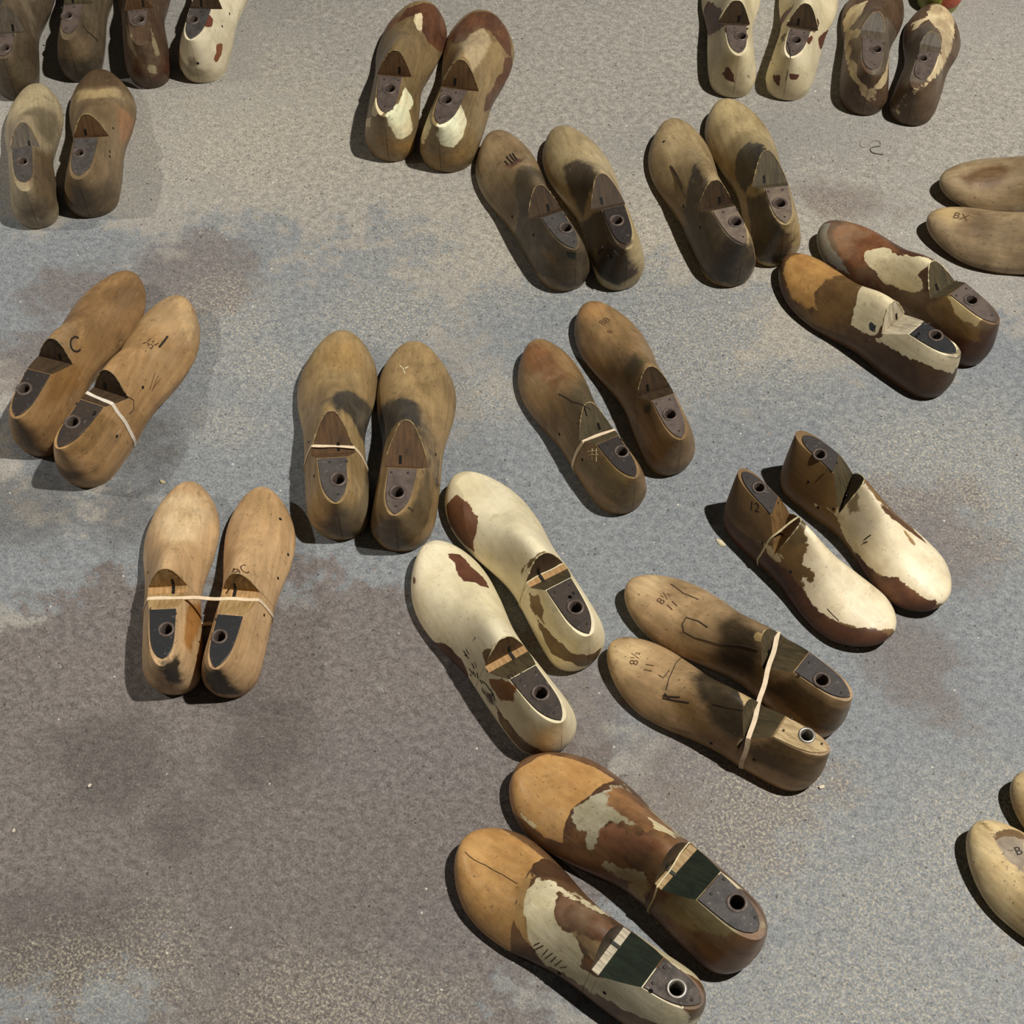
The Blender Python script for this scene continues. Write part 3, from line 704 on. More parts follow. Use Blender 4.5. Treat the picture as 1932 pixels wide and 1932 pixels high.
# ------------------------------------------------------------------ the lasts, pair by pair
LASTS = [
    {'id': '1a', 'pos': (-0.7161, 1.7632), 'ang': 1.6422, 'L': 0.29, 'foot': 1, 'label': 'dull brown shoe last cut off by the left edge at the top', 'c1': '#5a4b37', 'c2': '#463a2b', 'cut': 'grey', 'plate': {'m': 'rust', 'hu': 0.076, 'hlat': -0.0006}, 'worn': False, 'w': 0.95, 'mat': {'gain': 1.15}, 'notch': {'up': 0.19, 'u1': 0.275, 'uc': 0.34, 'u2': 0.275}, 'layers': [{'c': '#4d412f', 'c2': '#443828', 'soft': 0.006, 'amp': 0.003, 's': {'o': (0.0331, -0.0028, 0.0326), 'a': (0.538, -0.752, 0.38), 'b': (0.0, 0.451, 0.893), 'p': [(-0.014, 0.0289), (0.0313, 0.037), (0.0566, -0.0138), (0.0116, -0.0231), (-0.0456, -0.0225), (-0.04, -0.0064)]}}]},
    {'id': '1b', 'pos': (-0.631, 1.8009), 'ang': 1.6505, 'L': 0.29, 'foot': -1, 'label': 'dull brown shoe last beside the reddish brown one, top left corner', 'c1': '#5f503a', 'c2': '#4a3e2d', 'cut': 'olive', 'plate': {'m': 'rust', 'hu': 0.18, 'hlat': 0.0116, 'bu': 0.047}, 'worn': False, 'w': 0.92, 'mat': {'gain': 1.15}, 'notch': {'up': 0.271, 'u1': 0.356, 'uc': 0.421, 'u2': 0.356}, 'layers': [{'c': '#3c3428', 'soft': 0.008, 'amp': 0.003, 's': {'o': (0.0103, 0.0079, 0.0306), 'a': (0.389, 0.72, 0.574), 'b': (0.0, 0.624, -0.782), 'p': [(0.0305, 0.0143), (0.0107, -0.0184), (-0.0204, -0.025), (-0.0225, -0.0065), (-0.0117, 0.006), (0.0133, 0.0297)]}}, {'c': '#6d5a40', 'soft': 0.012, 'amp': 0.003, 's': {'o': (0.0114, -0.0113, 0.0596), 'a': (0.577, -0.738, 0.351), 'b': (0.0, 0.429, 0.903), 'p': [(-0.0068, 0.0269), (0.0174, 0.0048), (0.0153, -0.0134), (-0.0041, -0.0172), (-0.0218, -0.0012)]}}], 'marks': [('crack', [(0.127, -0.362), (0.122, -0.495), (0.142, -0.62), (0.161, -0.743)], 0.002, 'crack')]},
    {'id': '2a', 'pos': (-0.5222, 1.7861), 'ang': 1.7122, 'L': 0.295, 'foot': 1, 'label': 'reddish brown shoe last next to the cream spotted one, top left', 'c1': '#58432f', 'c2': '#4a3323', 'cut': 'brown', 'plate': {'m': 'rust', 'hu': 0.191, 'hlat': 0.0016, 'bu': 0.142}, 'worn': False, 'w': 0.93, 'notch': {'up': 0.274, 'u1': 0.359, 'uc': 0.424, 'u2': 0.359}, 'layers': [{'c': '#52301d', 'c2': '#452817', 'soft': 0.004, 'amp': 0.003, 's': {'o': (0.0125, -0.0042, 0.0367), 'a': (0.289, -0.52, 0.803), 'b': (0.0, 0.839, 0.544), 'p': [(0.0024, 0.03), (0.0217, 0.0235), (0.0176, -0.0157), (0.0067, -0.0392), (-0.0103, -0.0207), (-0.0202, 0.0021), (-0.0179, 0.0199)]}}, {'c': '#9a8d69', 'soft': 0.001, 'amp': 0.003, 's': {'o': (0.0015, -0.0065, 0.0383), 'a': (0.382, -0.713, 0.588), 'b': (-0.0, 0.636, 0.772), 'p': [(0.0005, 0.0109), (0.0083, 0.0011), (-0.0006, -0.0116), (-0.0082, -0.0004)]}}, {'c': '#8f8160', 'soft': 0.002, 'amp': 0.003, 's': {'o': (0.0231, -0.0155, 0.0679), 'a': (0.962, -0.258, 0.085), 'b': (0.0, 0.314, 0.949), 'p': [(0.0268, 0.0123), (0.0073, 0.0044), (-0.0093, -0.0158), (-0.0168, -0.0103), (-0.008, 0.0093)]}}, {'c': '#8a7b5c', 'soft': 0.002, 'amp': 0.003, 's': {'o': (0.0236, 0.0158, 0.0727), 'a': (0.904, 0.398, 0.155), 'b': (0.0, 0.363, -0.932), 'p': [(0.0367, -0.0007), (-0.008, -0.0131), (-0.0227, 0.0062), (-0.0146, 0.0055), (0.0085, 0.0021)]}}]},
    {'id': '2b', 'pos': (-0.4536, 1.7962), 'ang': 1.5146, 'L': 0.295, 'foot': -1, 'label': 'cream shoe last with red brown spots at the top left', 'c1': '#d8cba9', 'c2': '#c3b48f', 'cut': 'dark', 'plate': {'m': 'grey', 'hu': 0.149, 'hlat': 0.0057, 'bu': 0.005}, 'toe_round': 0.24, 'mat': {'grain': 0.1, 'wear': 0.05, 'dirt': 0.35, 'rough': 0.5, 'age': 0.22}, 'edge': 'pale', 'notch': {'up': 0.237, 'u1': 0.322, 'uc': 0.387, 'u2': 0.322}, 'layers': [{'c': '#6a3520', 'soft': 0.0006, 'amp': 0.0015, 's': {'o': (0.0435, -0.0176, 0.0827), 'a': (0.997, -0.058, 0.047), 'b': (-0.0, 0.626, 0.78), 'p': [(-0.0014, 0.0108), (0.0145, 0.0003), (0.0127, -0.0097), (-0.0012, -0.0107), (-0.0139, 0.0005), (-0.0107, 0.0088)]}}, {'c': '#7a431f', 'soft': 0.0006, 'amp': 0.002, 's': {'o': (0.0237, -0.0289, 0.0428), 'a': (0.932, -0.349, 0.096), 'b': (0.0, 0.266, 0.964), 'p': [(0.0053, 0.0126), (0.0209, -0.0009), (0.0031, -0.0081), (-0.0121, -0.0093), (-0.0132, 0.0019), (-0.004, 0.0037)]}}, {'c': '#85765a', 'soft': 0.003, 'amp': 0.003, 's': {'o': (0.0009, 0.0037, 0.0443), 'a': (0.262, 0.368, 0.892), 'b': (0.0, 0.925, -0.381), 'p': [(0.008, 0.0023), (0.0073, -0.0089), (-0.0083, -0.0032), (-0.0069, 0.0098)]}}, {'c': '#9c9072', 'soft': 0.005, 'amp': 0.003, 's': {'o': (0.0043, 0.0025, 0.0259), 'a': (0.274, 0.447, 0.851), 'b': (0.0, 0.885, -0.465), 'p': [(0.0206, 0.0119), (0.0029, -0.0069), (-0.0108, -0.0181), (-0.0125, -0.0038), (-0.0001, 0.0168)]}}, {'c': '#4a3423', 'soft': 0.0006, 'amp': 0.004, 's': {'o': (0.0935, -0.0241, 0.0738), 'a': (0.999, 0.033, -0.015), 'b': (0.0, 0.412, 0.911), 'p': [(-0.001, 0.0047), (0.0113, -0.0034), (-0.0024, -0.0044), (-0.008, 0.0032)]}}], 'pegs': [(0.361, -0.736), (0.227, -0.637), (0.001, -0.714)]},
    {'id': '3a', 'pos': (-0.646, 1.5115), 'ang': 1.7399, 'L': 0.2676, 'foot': 1, 'label': 'olive brown shoe last with pale toe, left of the pair at the left edge', 'c1': '#8c7c5d', 'c2': '#75664a', 'cut': 'grey', 'plate': {'m': 'grey', 'hu': 0.214, 'hlat': 0.0032, 'bu': 0.067}, 'mat': {'gain': 1.15}, 'notch': {'up': 0.327, 'u1': 0.38, 'uc': 0.496, 'u2': 0.38}, 'layers': [{'c': '#9b8c6a', 'c2': '#8f805e', 'soft': 0.008, 'amp': 0.003, 's': {'o': (0.2228, 0.0048, 0.0333), 'a': (0.872, -0.09, -0.482), 'b': (0.0, 0.983, -0.183), 'p': [(0.0407, -0.0073), (0.0415, -0.0282), (0.0186, -0.0346), (-0.0085, -0.0376), (-0.0366, -0.0051), (-0.0719, 0.0084), (-0.0059, 0.0473), (0.001, 0.0359), (0.0211, 0.0213)]}}, {'c': '#6b5f47', 'soft': 0.008, 'amp': 0.003, 's': {'o': (0.1674, -0.0185, 0.0375), 'a': (0.996, 0.07, -0.059), 'b': (0.0, 0.648, 0.761), 'p': [(0.0085, 0.0293), (0.0286, 0.0126), (0.0269, -0.0203), (0.0065, -0.0282), (-0.0324, -0.0126), (-0.0381, 0.0192)]}}, {'c': '#5d4c34', 'c2': '#514330', 'soft': 0.008, 'amp': 0.003, 's': {'o': (0.0453, -0.0113, 0.0418), 'a': (0.835, -0.482, 0.266), 'b': (0.0, 0.483, 0.876), 'p': [(0.0353, 0.0323), (0.07, -0.0254), (0.004, -0.0352), (-0.045, -0.0154), (-0.0496, 0.005), (-0.0147, 0.0387)]}}]},
    {'id': '3b', 'pos': (-0.5788, 1.5307), 'ang': 1.6212, 'L': 0.2734, 'foot': -1, 'label': 'brown shoe last with dark toe tip, right of the pair at the left edge', 'c1': '#705b3c', 'c2': '#5c4a30', 'cut': 'brown', 'plate': {'m': 'grey', 'hu': 0.185, 'hlat': 0.0054, 'bu': 0.029}, 'w': 1.14, 'mat': {'gain': 1.15}, 'notch': {'up': 0.296, 'u1': 0.374, 'uc': 0.419, 'u2': 0.374}, 'layers': [{'c': '#4b3a25', 'soft': 0.007, 'amp': 0.003, 's': {'o': (0.2433, 0.0045, 0.034), 'a': (0.891, -0.038, -0.452), 'b': (0.0, 0.996, -0.085), 'p': [(0.012, 0.0306), (0.0277, 0.0046), (0.0233, -0.0242), (-0.0168, -0.0342), (-0.0277, -0.0039), (-0.0184, 0.0271)]}}, {'c': '#8d7850', 'soft': 0.006, 'amp': 0.003, 's': {'o': (0.202, -0.0025, 0.0416), 'a': (0.969, 0.001, -0.247), 'b': (0.0, 1.0, 0.003), 'p': [(0.0148, 0.033), (0.0058, 0.0028), (0.0188, -0.0276), (-0.0007, -0.033), (-0.0242, -0.0018), (-0.0144, 0.0266)]}}, {'c': '#7d5a3a', 'soft': 0.008, 'amp': 0.003, 's': {'o': (0.1539, -0.0414, 0.0265), 'a': (1.0, -0.009, 0.002), 'b': (0.0, 0.25, 0.968), 'p': [(0.0222, 0.0171), (0.0251, -0.0077), (0.0039, -0.0307), (-0.0415, 0.0058), (-0.0097, 0.0155)]}}, {'c': '#4b3e2b', 'soft': 0.009, 'amp': 0.003, 's': {'o': (0.015, -0.0103, 0.0355), 'a': (0.407, -0.727, 0.553), 'b': (0.0, 0.605, 0.796), 'p': [(-0.0047, 0.0367), (0.0304, -0.0056), (0.0188, -0.0267), (-0.0145, -0.0138), (-0.03, 0.0094)]}}], 'pegs': [(0.458, -0.63), (0.277, -0.61), (0.248, -0.617)]},
    {'id': '4a', 'pos': (-0.1696, 1.6319), 'ang': 1.4444, 'L': 0.3132, 'foot': 1, 'label': 'brown shoe last with white heel patch, left one of the top centre pair', 'c1': '#7d663f', 'c2': '#66522f', 'cut': 'brown', 'plate': {'m': 'rust', 'hu': 0.179, 'hlat': 0.0021, 'bu': 0.028}, 'toe_round': 0.22, 'mat': {'gain': 1.22}, 'notch': {'up': 0.265, 'u1': 0.349, 'uc': 0.384, 'u2': 0.349}, 'layers': [{'c': '#5b3821', 'c2': '#4a2b1a', 'soft': 0.0006, 'amp': 0.003, 's': {'o': (0.2547, -0.0146, 0.0382), 'a': (0.968, 0.11, -0.228), 'b': (-0.0, 0.901, 0.434), 'p': [(-0.0109, 0.0396), (0.029, 0.0269), (0.0404, 0.0096), (0.0469, -0.0156), (0.0334, -0.0379), (-0.0094, -0.0502), (-0.0424, -0.0288), (-0.0507, -0.0051), (-0.0369, 0.0045), (0.0019, 0.0069), (0.0096, 0.0158), (-0.0109, 0.0345)]}}, {'c': '#6a4526', 'soft': 0.0006, 'amp': 0.003, 's': {'o': (0.231, 0.0467, 0.0289), 'a': (0.996, -0.072, -0.044), 'b': (-0.0, 0.521, -0.853), 'p': [(0.0261, -0.029), (-0.006, -0.0215), (0.0053, 0.0135), (-0.0273, 0.0176), (-0.0341, 0.0194), (0.0095, 0.0147), (0.0263, -0.0147)]}}, {'c': '#cdbb90', 'soft': 0.0006, 'amp': 0.0015, 's': {'o': (0.242, -0.0087, 0.0503), 'a': (0.972, 0.038, -0.233), 'b': (-0.0, 0.987, 0.161), 'p': [(0.0244, 0.0072), (0.0282, -0.001), (-0.0003, -0.0055), (-0.0299, -0.0075), (-0.0229, -0.0008), (0.0005, 0.0076)]}}, {'c': '#dccda6', 'c2': '#d0bf95', 'soft': 0.0006, 'amp': 0.002, 's': {'o': (0.0344, -0.0187, 0.0617), 'a': (0.929, -0.354, 0.112), 'b': (0.0, 0.302, 0.953), 'p': [(0.0363, 0.0173), (0.0426, -0.0091), (0.0366, -0.0147), (0.0138, -0.0029), (0.0013, -0.0253), (-0.0184, -0.0203), (-0.0317, -0.0124), (-0.0336, 0.0056), (-0.033, 0.0314), (-0.014, 0.0304)]}}, {'c': '#cbb98e', 'soft': 0.0006, 'amp': 0.002, 's': {'o': (0.0279, 0.0156, 0.068), 'a': (0.874, 0.453, 0.179), 'b': (0.0, 0.367, -0.93), 'p': [(0.0144, -0.0189), (0.0037, -0.0282), (-0.0216, -0.0265), (0.0381, 0.0633), (-0.0254, 0.0011), (-0.0108, 0.015), (0.0015, -0.0058)]}}, {'c': '#7d5f2e', 'soft': 0.005, 'amp': 0.003, 's': {'o': (0.0097, -0.0077, 0.033), 'a': (0.388, -0.72, 0.576), 'b': (0.0, 0.625, 0.781), 'p': [(-0.0098, 0.0328), (0.0046, 0.0228), (0.0109, 0.0002), (0.0218, -0.0261), (0.0048, -0.0289), (-0.013, -0.011), (-0.0193, 0.0103)]}}]},
    {'id': '4b', 'pos': (-0.0955, 1.6109), 'ang': 1.3578, 'L': 0.3145, 'foot': -1, 'label': 'brown shoe last with white heel patch, right one of the top centre pair', 'c1': '#80693f', 'c2': '#6b5632', 'cut': 'brown', 'plate': {'m': 'rust', 'hu': 0.172, 'hlat': 0.0015, 'bu': 0.021}, 'w': 1.08, 'toe_round': 0.22, 'mat': {'gain': 1.22}, 'notch': {'up': 0.254, 'u1': 0.335, 'uc': 0.391, 'u2': 0.335}, 'layers': [{'c': '#4e3120', 'c2': '#5d3a22', 'soft': 0.0006, 'amp': 0.003, 's': {'o': (0.2526, -0.0054, 0.0401), 'a': (0.962, 0.032, -0.272), 'b': (-0.0, 0.993, 0.115), 'p': [(-0.0089, 0.0475), (0.0184, 0.0411), (0.0387, 0.0255), (0.0464, 0.0111), (0.0448, -0.0131), (0.0241, -0.0378), (-0.0169, -0.0495), (-0.0224, -0.0392), (-0.0169, -0.0249), (-0.0039, -0.008), (-0.009, 0.0071), (-0.0449, 0.012), (-0.0494, 0.0283)]}}, {'c': '#553722', 'c2': '#482c1b', 'soft': 0.0006, 'amp': 0.003, 's': {'o': (0.1703, -0.0497, 0.0241), 'a': (0.999, -0.038, 0.01), 'b': (0.0, 0.243, 0.97), 'p': [(0.0654, -0.0057), (0.0427, -0.0175), (0.0066, -0.0266), (-0.0268, -0.0188), (-0.0774, 0.0173), (-0.055, 0.0227), (-0.0203, 0.0146), (0.0194, 0.0054), (0.0455, 0.0086)]}}, {'c': '#9b8763', 'soft': 0.003, 'amp': 0.003, 's': {'o': (0.1907, -0.0104, 0.0676), 'a': (0.969, 0.077, -0.235), 'b': (0.0, 0.951, 0.31), 'p': [(0.0473, 0.0122), (0.0693, -0.0022), (0.0511, -0.0138), (0.0069, -0.0177), (-0.0351, -0.0111), (-0.0748, -0.0047), (-0.06, 0.0152), (-0.0047, 0.022)]}}, {'c': '#decfaa', 'c2': '#d4c39c', 'soft': 0.0006, 'amp': 0.002, 's': {'o': (0.0218, -0.014, 0.076), 'a': (0.831, -0.396, 0.391), 'b': (0.0, 0.703, 0.711), 'p': [(0.0395, 0.0146), (0.0288, 0.0019), (0.0195, -0.0165), (-0.0046, -0.0222), (-0.0222, -0.0199), (-0.0296, -0.0069), (-0.0243, 0.0104), (-0.0148, 0.0223), (0.0078, 0.0162)]}}, {'c': '#c8b68c', 'soft': 0.0006, 'amp': 0.003, 's': {'o': (0.0403, 0.0314, 0.0615), 'a': (0.982, 0.18, 0.059), 'b': (-0.0, 0.311, -0.951), 'p': [(0.0422, -0.0061), (0.0414, 0.0034), (-0.015, -0.0234), (-0.0345, -0.0271), (-0.0309, 0.0187), (-0.0067, 0.0295), (0.0034, 0.005)]}}, {'c': '#7b5e2f', 'soft': 0.006, 'amp': 0.003, 's': {'o': (0.0122, 0.0018, 0.028), 'a': (0.244, -0.104, 0.964), 'b': (0.0, 0.994, 0.108), 'p': [(-0.0043, 0.0437), (0.0079, 0.0053), (0.0145, -0.0235), (0.0217, -0.0364), (-0.0053, -0.0291), (-0.0166, 0.0041), (-0.0178, 0.0358)]}}]},
    {'id': '5a', 'pos': (0.0865, 1.3919), 'ang': 1.9598, 'L': 0.2959, 'foot': 1, 'label': 'tan toed shoe last with black scratches and dark heel, below the top centre pair', 'c1': '#7f6946', 'c2': '#6a5537', 'cut': 'dark', 'plate': {'m': 'grey', 'hu': 0.135, 'hlat': -0.0061, 'bu': 0.005}, 'mat': {'gain': 1.3}, 'notch': {'up': 0.238, 'u1': 0.31, 'uc': 0.38, 'u2': 0.31}, 'layers': [{'c': '#41382a', 'c2': '#54462f', 'soft': 0.003, 'amp': 0.005, 's': {'o': (0.0919, 0.0047, 0.0439), 'a': (0.895, 0.221, 0.387), 'b': (0.0, 0.869, -0.495), 'p': [(0.0851, -0.0111), (0.0853, -0.0264), (0.0647, -0.0342), (0.0319, -0.0473), (0.0098, -0.0), (-0.0062, -0.0188), (-0.0431, -0.0505), (-0.075, -0.0384), (-0.1007, 0.0021), (-0.0921, 0.0208), (-0.0662, 0.0344), (-0.0252, 0.0569), (0.0147, 0.0595), (0.0184, 0.0328), (0.037, 0.0149), (0.0617, 0.0054)]}}, {'c': '#6b5430', 'soft': 0.004, 'amp': 0.006, 's': {'o': (0.0249, 0.026, 0.0539), 'a': (0.938, 0.334, 0.095), 'b': (0.0, 0.274, -0.962), 'p': [(0.023, -0.0016), (-0.0055, -0.0118), (-0.016, 0.0051), (-0.0015, 0.0083)]}}, {'c': '#20231f', 'soft': 0.0006, 'amp': 0.002, 's': {'o': (0.0029, 0.0049, 0.0733), 'a': (0.417, 0.737, 0.532), 'b': (0.0, 0.586, -0.811), 'p': [(0.009, -0.0009), (-0.0027, -0.0085), (-0.0085, 0.0035), (0.0021, 0.0058)]}}, {'c': '#4d3428', 'soft': 0.003, 'amp': 0.003, 's': {'o': (0.2014, 0.0009, 0.0551), 'a': (0.934, 0.015, -0.358), 'b': (0.0, 0.999, 0.043), 'p': [(0.0038, 0.0165), (-0.0006, 0.0042), (0.0126, -0.0214), (-0.0033, -0.0084), (-0.0125, 0.009)]}}], 'pegs': [(0.428, 0.785), (0.233, 0.618)], 'marks': [('scratch', [(0.751, 0.031), (0.673, 0.037)], 0.0025, 'ink'), ('scratch', [(0.762, -0.013), (0.688, -0.012)], 0.0025, 'ink'), ('scratch', [(0.719, 0.099), (0.68, 0.112)], 0.0025, 'ink'), ('scratch', [(0.761, -0.047), (0.689, -0.045)], 0.0025, 'ink')]},
    {'id': '5b', 'pos': (0.1533, 1.3911), 'ang': 1.8344, 'L': 0.2962, 'foot': -1, 'label': 'pale toed shoe last with very dark heel, below the top centre pair', 'c1': '#a08d64', 'c2': '#8a774f', 'cut': 'dark', 'plate': {'m': 'dark', 'hu': 0.177, 'hlat': -0.0012, 'bu': 0.032}, 'mat': {'gain': 1.25}, 'notch': {'up': 0.263, 'u1': 0.341, 'uc': 0.438, 'u2': 0.341}, 'layers': [{'c': '#40362a', 'c2': '#4c4030', 'soft': 0.005, 'amp': 0.003, 's': {'o': (0.1561, 0.0138, 0.0593), 'a': (0.98, -0.133, -0.148), 'b': (0.0, 0.745, -0.667), 'p': [(0.0484, 0.0188), (0.0422, -0.0031), (0.0108, -0.0225), (-0.0311, -0.0362), (-0.0365, -0.0073), (-0.043, 0.023), (0.0092, 0.0272)]}}, {'c': '#382c1f', 'c2': '#2d2419', 'soft': 0.003, 'amp': 0.003, 's': {'o': (0.0406, 0.0083, 0.0496), 'a': (0.844, 0.408, 0.348), 'b': (0.0, 0.648, -0.761), 'p': [(0.0625, 0.0328), (0.0449, -0.0242), (0.0188, -0.0386), (-0.0203, -0.0344), (-0.0186, -0.0377), (-0.0484, -0.0009), (-0.0434, 0.0279), (-0.0169, 0.0355), (0.0212, 0.0396)]}}], 'marks': [('scratch', [(0.109, 0.555), (0.123, 0.687)], 0.004, 'ink'), ('scratch', [(0.04, 0.396), (0.012, 0.425)], 0.004, 'ink'), ('scratch', [(0.058, 0.554), (0.037, 0.525)], 0.004, 'ink')]},
    {'id': '6a', 'pos': (0.3042, 1.3955), 'ang': 1.835, 'L': 0.3015, 'foot': 1, 'label': 'tan shoe last with a long crack and near-black heel, in upper right', 'c1': '#927d55', 'c2': '#7d6843', 'cut': 'dark', 'plate': {'m': 'tan', 'hu': 0.137, 'hlat': -0.0037, 'bu': 0.008}, 'mat': {'gain': 1.25}, 'notch': {'up': 0.233, 'u1': 0.312, 'uc': 0.36, 'u2': 0.312}, 'layers': [{'c': '#38312a', 'c2': '#4a3f30', 'soft': 0.003, 'amp': 0.004, 's': {'o': (0.0956, 0.0079, 0.0439), 'a': (0.774, 0.462, 0.433), 'b': (0.0, 0.684, -0.73), 'p': [(0.0678, -0.0221), (0.0664, -0.0254), (0.04, -0.0305), (0.0132, -0.0628), (0.0142, -0.0039), (-0.0063, -0.0315), (-0.0581, -0.0413), (-0.0852, -0.0245), (-0.102, 0.0236), (-0.0702, 0.0367), (-0.0292, 0.0554), (0.0207, 0.0598), (0.039, 0.0581), (0.0351, 0.0168), (0.0547, -0.0082)]}}, {'c': '#6b5433', 'soft': 0.006, 'amp': 0.003, 's': {'o': (0.1509, 0.0454, 0.0191), 'a': (0.999, 0.046, 0.012), 'b': (0.0, 0.248, -0.969), 'p': [(0.052, -0.0051), (-0.0258, -0.0196), (-0.0549, -0.0145), (-0.0114, 0.0142), (0.04, 0.025)]}}], 'pegs': [(0.416, 0.758), (0.239, 0.646), (0.827, 0.283)], 'marks': [('crack', [(0.654, 0.45), (0.582, 0.542), (0.552, 0.589), (0.495, 0.639), (0.433, 0.673)], 0.0022, 'crack'), ('crack', [(0.641, 0.448), (0.557, 0.543), (0.486, 0.611)], 0.0012, 'crack')]},
    {'id': '6b', 'pos': (0.3615, 1.4297), 'ang': 1.7255, 'L': 0.3019, 'foot': -1, 'label': 'tan shoe last with dark grey cone, behind the cracked one in upper right', 'c1': '#978357', 'c2': '#7f6b44', 'cut': 'olive', 'plate': {'m': 'tan', 'hu': 0.128, 'hlat': -0.0012, 'bu': 0.005}, 'mat': {'gain': 1.25}, 'notch': {'up': 0.232, 'u1': 0.315, 'uc': 0.408, 'u2': 0.315}, 'layers': [{'c': '#38342d', 'c2': '#484238', 'soft': 0.0015, 'amp': 0.003, 's': {'o': (0.1367, 0.013, 0.0655), 'a': (0.994, -0.079, -0.072), 'b': (0.0, 0.673, -0.74), 'p': [(0.0326, 0.0099), (0.028, -0.0104), (-0.001, -0.0342), (-0.027, -0.0373), (-0.0381, -0.0081), (-0.0306, 0.0248), (0.0108, 0.0343), (0.0252, 0.0209)]}}, {'c': '#6e6b69', 'soft': 0.0015, 'amp': 0.003, 's': {'o': (0.1063, -0.0057, 0.0934), 'a': (0.999, 0.001, -0.041), 'b': (0.0, 0.999, 0.036), 'p': [(0.0096, 0.007), (0.0224, -0.012), (-0.0154, -0.003), (-0.0165, 0.0081)]}}, {'c': '#362d21', 'c2': '#463a29', 'soft': 0.003, 'amp': 0.003, 's': {'o': (0.029, 0.0082, 0.0462), 'a': (0.681, 0.682, 0.267), 'b': (0.0, 0.365, -0.931), 'p': [(0.0546, 0.0083), (0.0358, -0.0375), (-0.0008, -0.0354), (-0.0242, -0.0259), (-0.0384, 0.0011), (-0.0361, 0.0304), (-0.0131, 0.0394), (0.0222, 0.0197)]}}]},
    {'id': '7a', 'pos': (0.3276, 1.7545), 'ang': 1.4876, 'L': 0.29, 'foot': 1, 'label': 'cream shoe last with brown flakes, leftmost of the four at the top right', 'c1': '#d3c59c', 'c2': '#bfae84', 'cut': 'dark', 'plate': {'m': 'rust', 'hu': 0.143, 'hlat': -0.0068, 'bu': 0.023}, 'toe_round': 0.24, 'mat': {'grain': 0.1, 'wear': 0.05, 'dirt': 0.35, 'rough': 0.5, 'age': 0.22}, 'edge': 'pale', 'notch': {'up': 0.228, 'u1': 0.326, 'uc': 0.361, 'u2': 0.326}, 'layers': [{'c': '#54382a', 'c2': '#61402c', 'soft': 0.0006, 'amp': 0.003, 's': {'o': (0.1159, 0.0306, 0.0521), 'a': (1.0, 0.024, 0.011), 'b': (-0.0, 0.429, -0.903), 'p': [(0.0577, 0.0417), (0.0637, 0.023), (0.0251, -0.0006), (-0.0193, -0.0286), (-0.0475, -0.0463), (-0.0504, -0.0293), (-0.0345, 0.0018), (0.0051, 0.0384)]}}, {'c': '#5c3420', 'soft': 0.0006, 'amp': 0.003, 's': {'o': (0.041, 0.0097, 0.0867), 'a': (0.995, 0.043, 0.085), 'b': (0.0, 0.892, -0.451), 'p': [(0.0201, 0.0128), (0.0118, -0.0068), (-0.0154, -0.0086), (-0.0165, 0.0026)]}}, {'c': '#5c3420', 'soft': 0.0006, 'amp': 0.003, 's': {'o': (0.0029, 0.0106, 0.0439), 'a': (0.44, 0.749, 0.496), 'b': (0.0, 0.552, -0.834), 'p': [(0.0094, 0.0035), (0.0099, -0.0126), (-0.0025, -0.007), (-0.0131, 0.0024), (-0.0049, 0.0057), (0.0012, 0.008)]}}, {'c': '#5c3420', 'soft': 0.0006, 'amp': 0.003, 's': {'o': (0.007, -0.0182, 0.0395), 'a': (0.689, -0.678, 0.257), 'b': (-0.0, 0.354, 0.935), 'p': [(-0.0057, 0.0065), (0.0049, 0.0011), (0.0008, -0.0076)]}}, {'c': '#5c3420', 'soft': 0.0006, 'amp': 0.003, 's': {'o': (0.1108, -0.0442, 0.0261), 'a': (0.999, -0.037, 0.009), 'b': (0.0, 0.243, 0.97), 'p': [(0.0107, 0.0032), (0.0593, -0.0192), (-0.0374, 0.0072), (-0.0326, 0.0088)]}}]},
